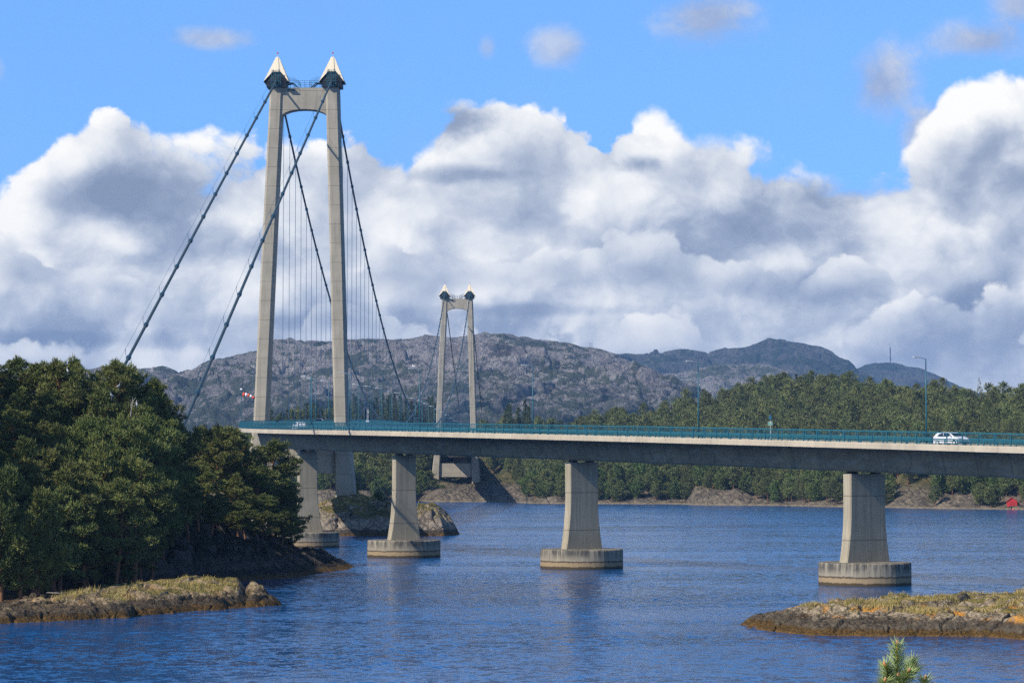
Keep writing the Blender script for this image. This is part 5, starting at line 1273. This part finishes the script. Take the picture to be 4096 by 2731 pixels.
o = MB().loft([[(x, y, z) for y, z in [(-.2, 0), (.2, 0), (.15, .25), (-.15, .25)]] for x in (-.6, .6)]).build('cool_box', M['white'], None, False, (X + 2.3, Y - .5, hz(far_h, X + 2.3, Y - .5) + .05)); tag(o, 'long white box on the rock right of the seated person', 'box')

# mast on the distant hill and pylons on the mountain ---
Y = 7500; p0 = P(3560, 1450, Y); zt = Zat(1372, Y)
e = empty('transmission_mast', (p0.x, p0.y, p0.z - 8), 0, 'tall thin transmission mast on the distant blue hill', 'mast')
m = MB(); hh = zt - p0.z + 8
for a in (0, 2.1, 4.2): m.bar((2.4 * math.cos(a), 3.2 * math.sin(a), 0), (1.6 * math.cos(a), 1.6 * math.sin(a), hh * .8), 1.1, n=4)
for k in range(10): m.bar((3 * math.cos(k), 3 * math.sin(k), k * hh * .08), (2 * math.cos(k + 2.1), 2 * math.sin(k + 2.1), (k + 1) * hh * .08), .7, n=4)
m.build('lattice', M['grey'], e); MB().bar((0, 0, hh * .78), (0, 0, hh), 1.1, n=6).build('antenna', M['grey'], e)
def pylon(px, py, Y, hgt, lab):
    p = P(px, py, Y); e = empty('power_pylon', p, 0, lab, 'pylon', None); m = MB()
    for q in (-1, 1): m.bar((q * hgt * .22, 0, -3), (q * hgt * .18, 0, hgt), .45, n=4)
    for z_ in (.82,): m.bar((-hgt * .42, 0, hgt * z_), (hgt * .42, 0, hgt * z_), .4, n=4)
    m.bar((-hgt * .2, 0, hgt * .3), (hgt * .2, 0, hgt * .6), .25, n=4); m.bar((hgt * .2, 0, hgt * .3), (-hgt * .2, 0, hgt * .6), .25, n=4); m.build('frame', M['grey'], e)
pylon(2363, 1392, 4000, 9, 'small power pylon on the crest of the long rocky mountain')

# weathered planks on the foreground islet ---------------
for (px, py, L, rz, lab) in [(232, 2376, 2.2, .05, 'bleached plank lying on the left islet')]:
    for Y in np.linspace(214, 262, 200):
        q = P(px, py, Y)
        if hz(isl_h, q.x, q.y) > q.z: break
    o = MB().box((0, 0, 0), (L, .22, .08)).build('plank', M['dead'], None, loc=(q.x, q.y, q.z + .15)); o.rotation_euler = (0, .03, rz); tag(o, lab, 'plank')

# young pine close to the camera ------------------------
def sapling():
    Y0 = 6.5; rng = np.random.default_rng(3); rn = random.Random(4)
    top = P(3590, 2572, Y0); base = Vector((top.x + .03, Y0 + .03, 0)); base.z = hz(knoll_h, base.x, base.y) - .05
    e = empty('young_pine', base, 0, 'tip of a small young pine with long green needles close to the camera', 'pine sapling')
    st = MB(); nv = []; buds = MB()
    def shoot(a, b, r, n, nl=.036):
        a = Vector(a); b = Vector(b); mid = a.lerp(b, .5) + Vector((rn.uniform(-.004, .004), rn.uniform(-.004, .004), 0))
        st.tube([a, mid, b], [r, r * .85, r * .7], 6); d = (b - a).normalized()
        buds.tube([b - d * .002, b + d * .004, b + d * .010, b + d * .014], [.0028, .0042, .0034, .0006], 6)
        for i in range(n):
            t = (i + rn.random()) / n; c = a.lerp(mid, t * 2) if t < .5 else mid.lerp(b, t * 2 - 1)
            ang = rn.uniform(0, 6.283); u = d.orthogonal().normalized(); w = d.cross(u); o_ = u * math.cos(ang) + w * math.sin(ang)
            el = rn.uniform(.45, .95) + (.5 if t > .93 else 0); dd = (o_ + d * el).normalized(); L = nl * rn.uniform(.75, 1.1) * (1 - .25 * abs(t - .5))
            p0 = c + o_ * r * .6; sd = dd.cross(d).normalized() * .0010; mdp = p0 + dd * L * .5 + d * L * .03; tip = p0 + dd * L + d * L * .10
            nn = sd.cross(dd).normalized() * .0005
            nv.extend([(p0 - sd, p0 + sd, mdp + sd), (p0 - sd, mdp + sd, mdp - sd), (mdp - sd, mdp + sd, tip), (p0 + nn, p0 - nn, mdp - nn), (p0 + nn, mdp - nn, mdp + nn), (mdp + nn, mdp - nn, tip)])
    T_ = lambda px, py, dy=0: P(px, py, Y0 + dy) - base
    w1 = T_(3590, 2708); root = Vector((0, 0, 0))
    st.tube([root, root.lerp(w1, .5) + Vector((.01, 0, 0)), w1], [.011, .008, .005], 7)
    shoot(w1, T_(3588, 2580), .0030, 230)
    shoot(T_(3562, 2735), T_(3541, 2660, -.02), .0026, 150); shoot(T_(3575, 2760), T_(3541, 2662, -.02), .0026, 60)
    shoot(T_(3615, 2735), T_(3633, 2686, -.02), .0025, 130); shoot(T_(3620, 2720, .02), T_(3657, 2662, .03), .0025, 150); shoot(T_(3630, 2700, .06), T_(3648, 2645, .08), .0022, 110)
    shoot(T_(3592, 2760, -.03), T_(3593, 2708, -.03), .0025, 120); shoot(T_(3690, 2790), T_(3701, 2717), .0026, 130); shoot(T_(3530, 2775), T_(3540, 2722, -.03), .0024, 100)
    for (ax, ay, bx, by, dy) in [(3590, 2740, 3560, 2735, -.01), (3592, 2745, 3615, 2735, -.01), (3595, 2900, 3690, 2790, 0), (3592, 2850, 3530, 2775, 0), (3590, 2790, 3592, 2760, -.02)]:
        st.tube([T_(ax, ay), T_((ax + bx) / 2, (ay + by) / 2 + 8, dy / 2), T_(bx, by, dy)], [.005, .004, .003], 5)
    for k in range(10):
        z = .06 + k * .085; a = k * 2.4; L = .30 - k * .014; c = root.lerp(w1, min(.98, z / max(.2, w1.z)))
        if c.z > w1.z - .12: break
        en = c + Vector((math.cos(a) * L, math.sin(a) * L, L * .35)); shoot(c, en, .004, 420)
    st.build('stem', simple('young_stem', (.38, .26, .07), .7, .3), e, True)
    buds.build('bud', simple('bud_scales', (.62, .30, .15), .7, .3), e, True)
    V = np.array([[tuple(q) for q in tr] for tr in nv], np.float32).reshape(-1, 3); soup('needles', V, M['sapling'], link=True, parent=e)
sapling()

# ================================================================ HAZE
def haze():
    m = bpy.data.materials.new('haze_air'); m.use_nodes = True; N = NT(m.node_tree); out = N.n('ShaderNodeOutputMaterial'); v = N.n('ShaderNodeVolumePrincipled')
    v.inputs['Color'].default_value = (0.28, 0.54, 1.0, 1); v.inputs['Density'].default_value = HAZE; v.inputs['Anisotropy'].default_value = 0.0
    N.l(v.outputs[0], out.inputs['Volume'])
    o = MB().box((0, 4450, 199.5), (8200, 9700, 401)).build('haze', m); o['kind'] = 'stuff'; o['label'] = 'thin blue sea haze'
HAZE = 6.5e-5
haze()
S.cycles.volume_step_rate = 1.0
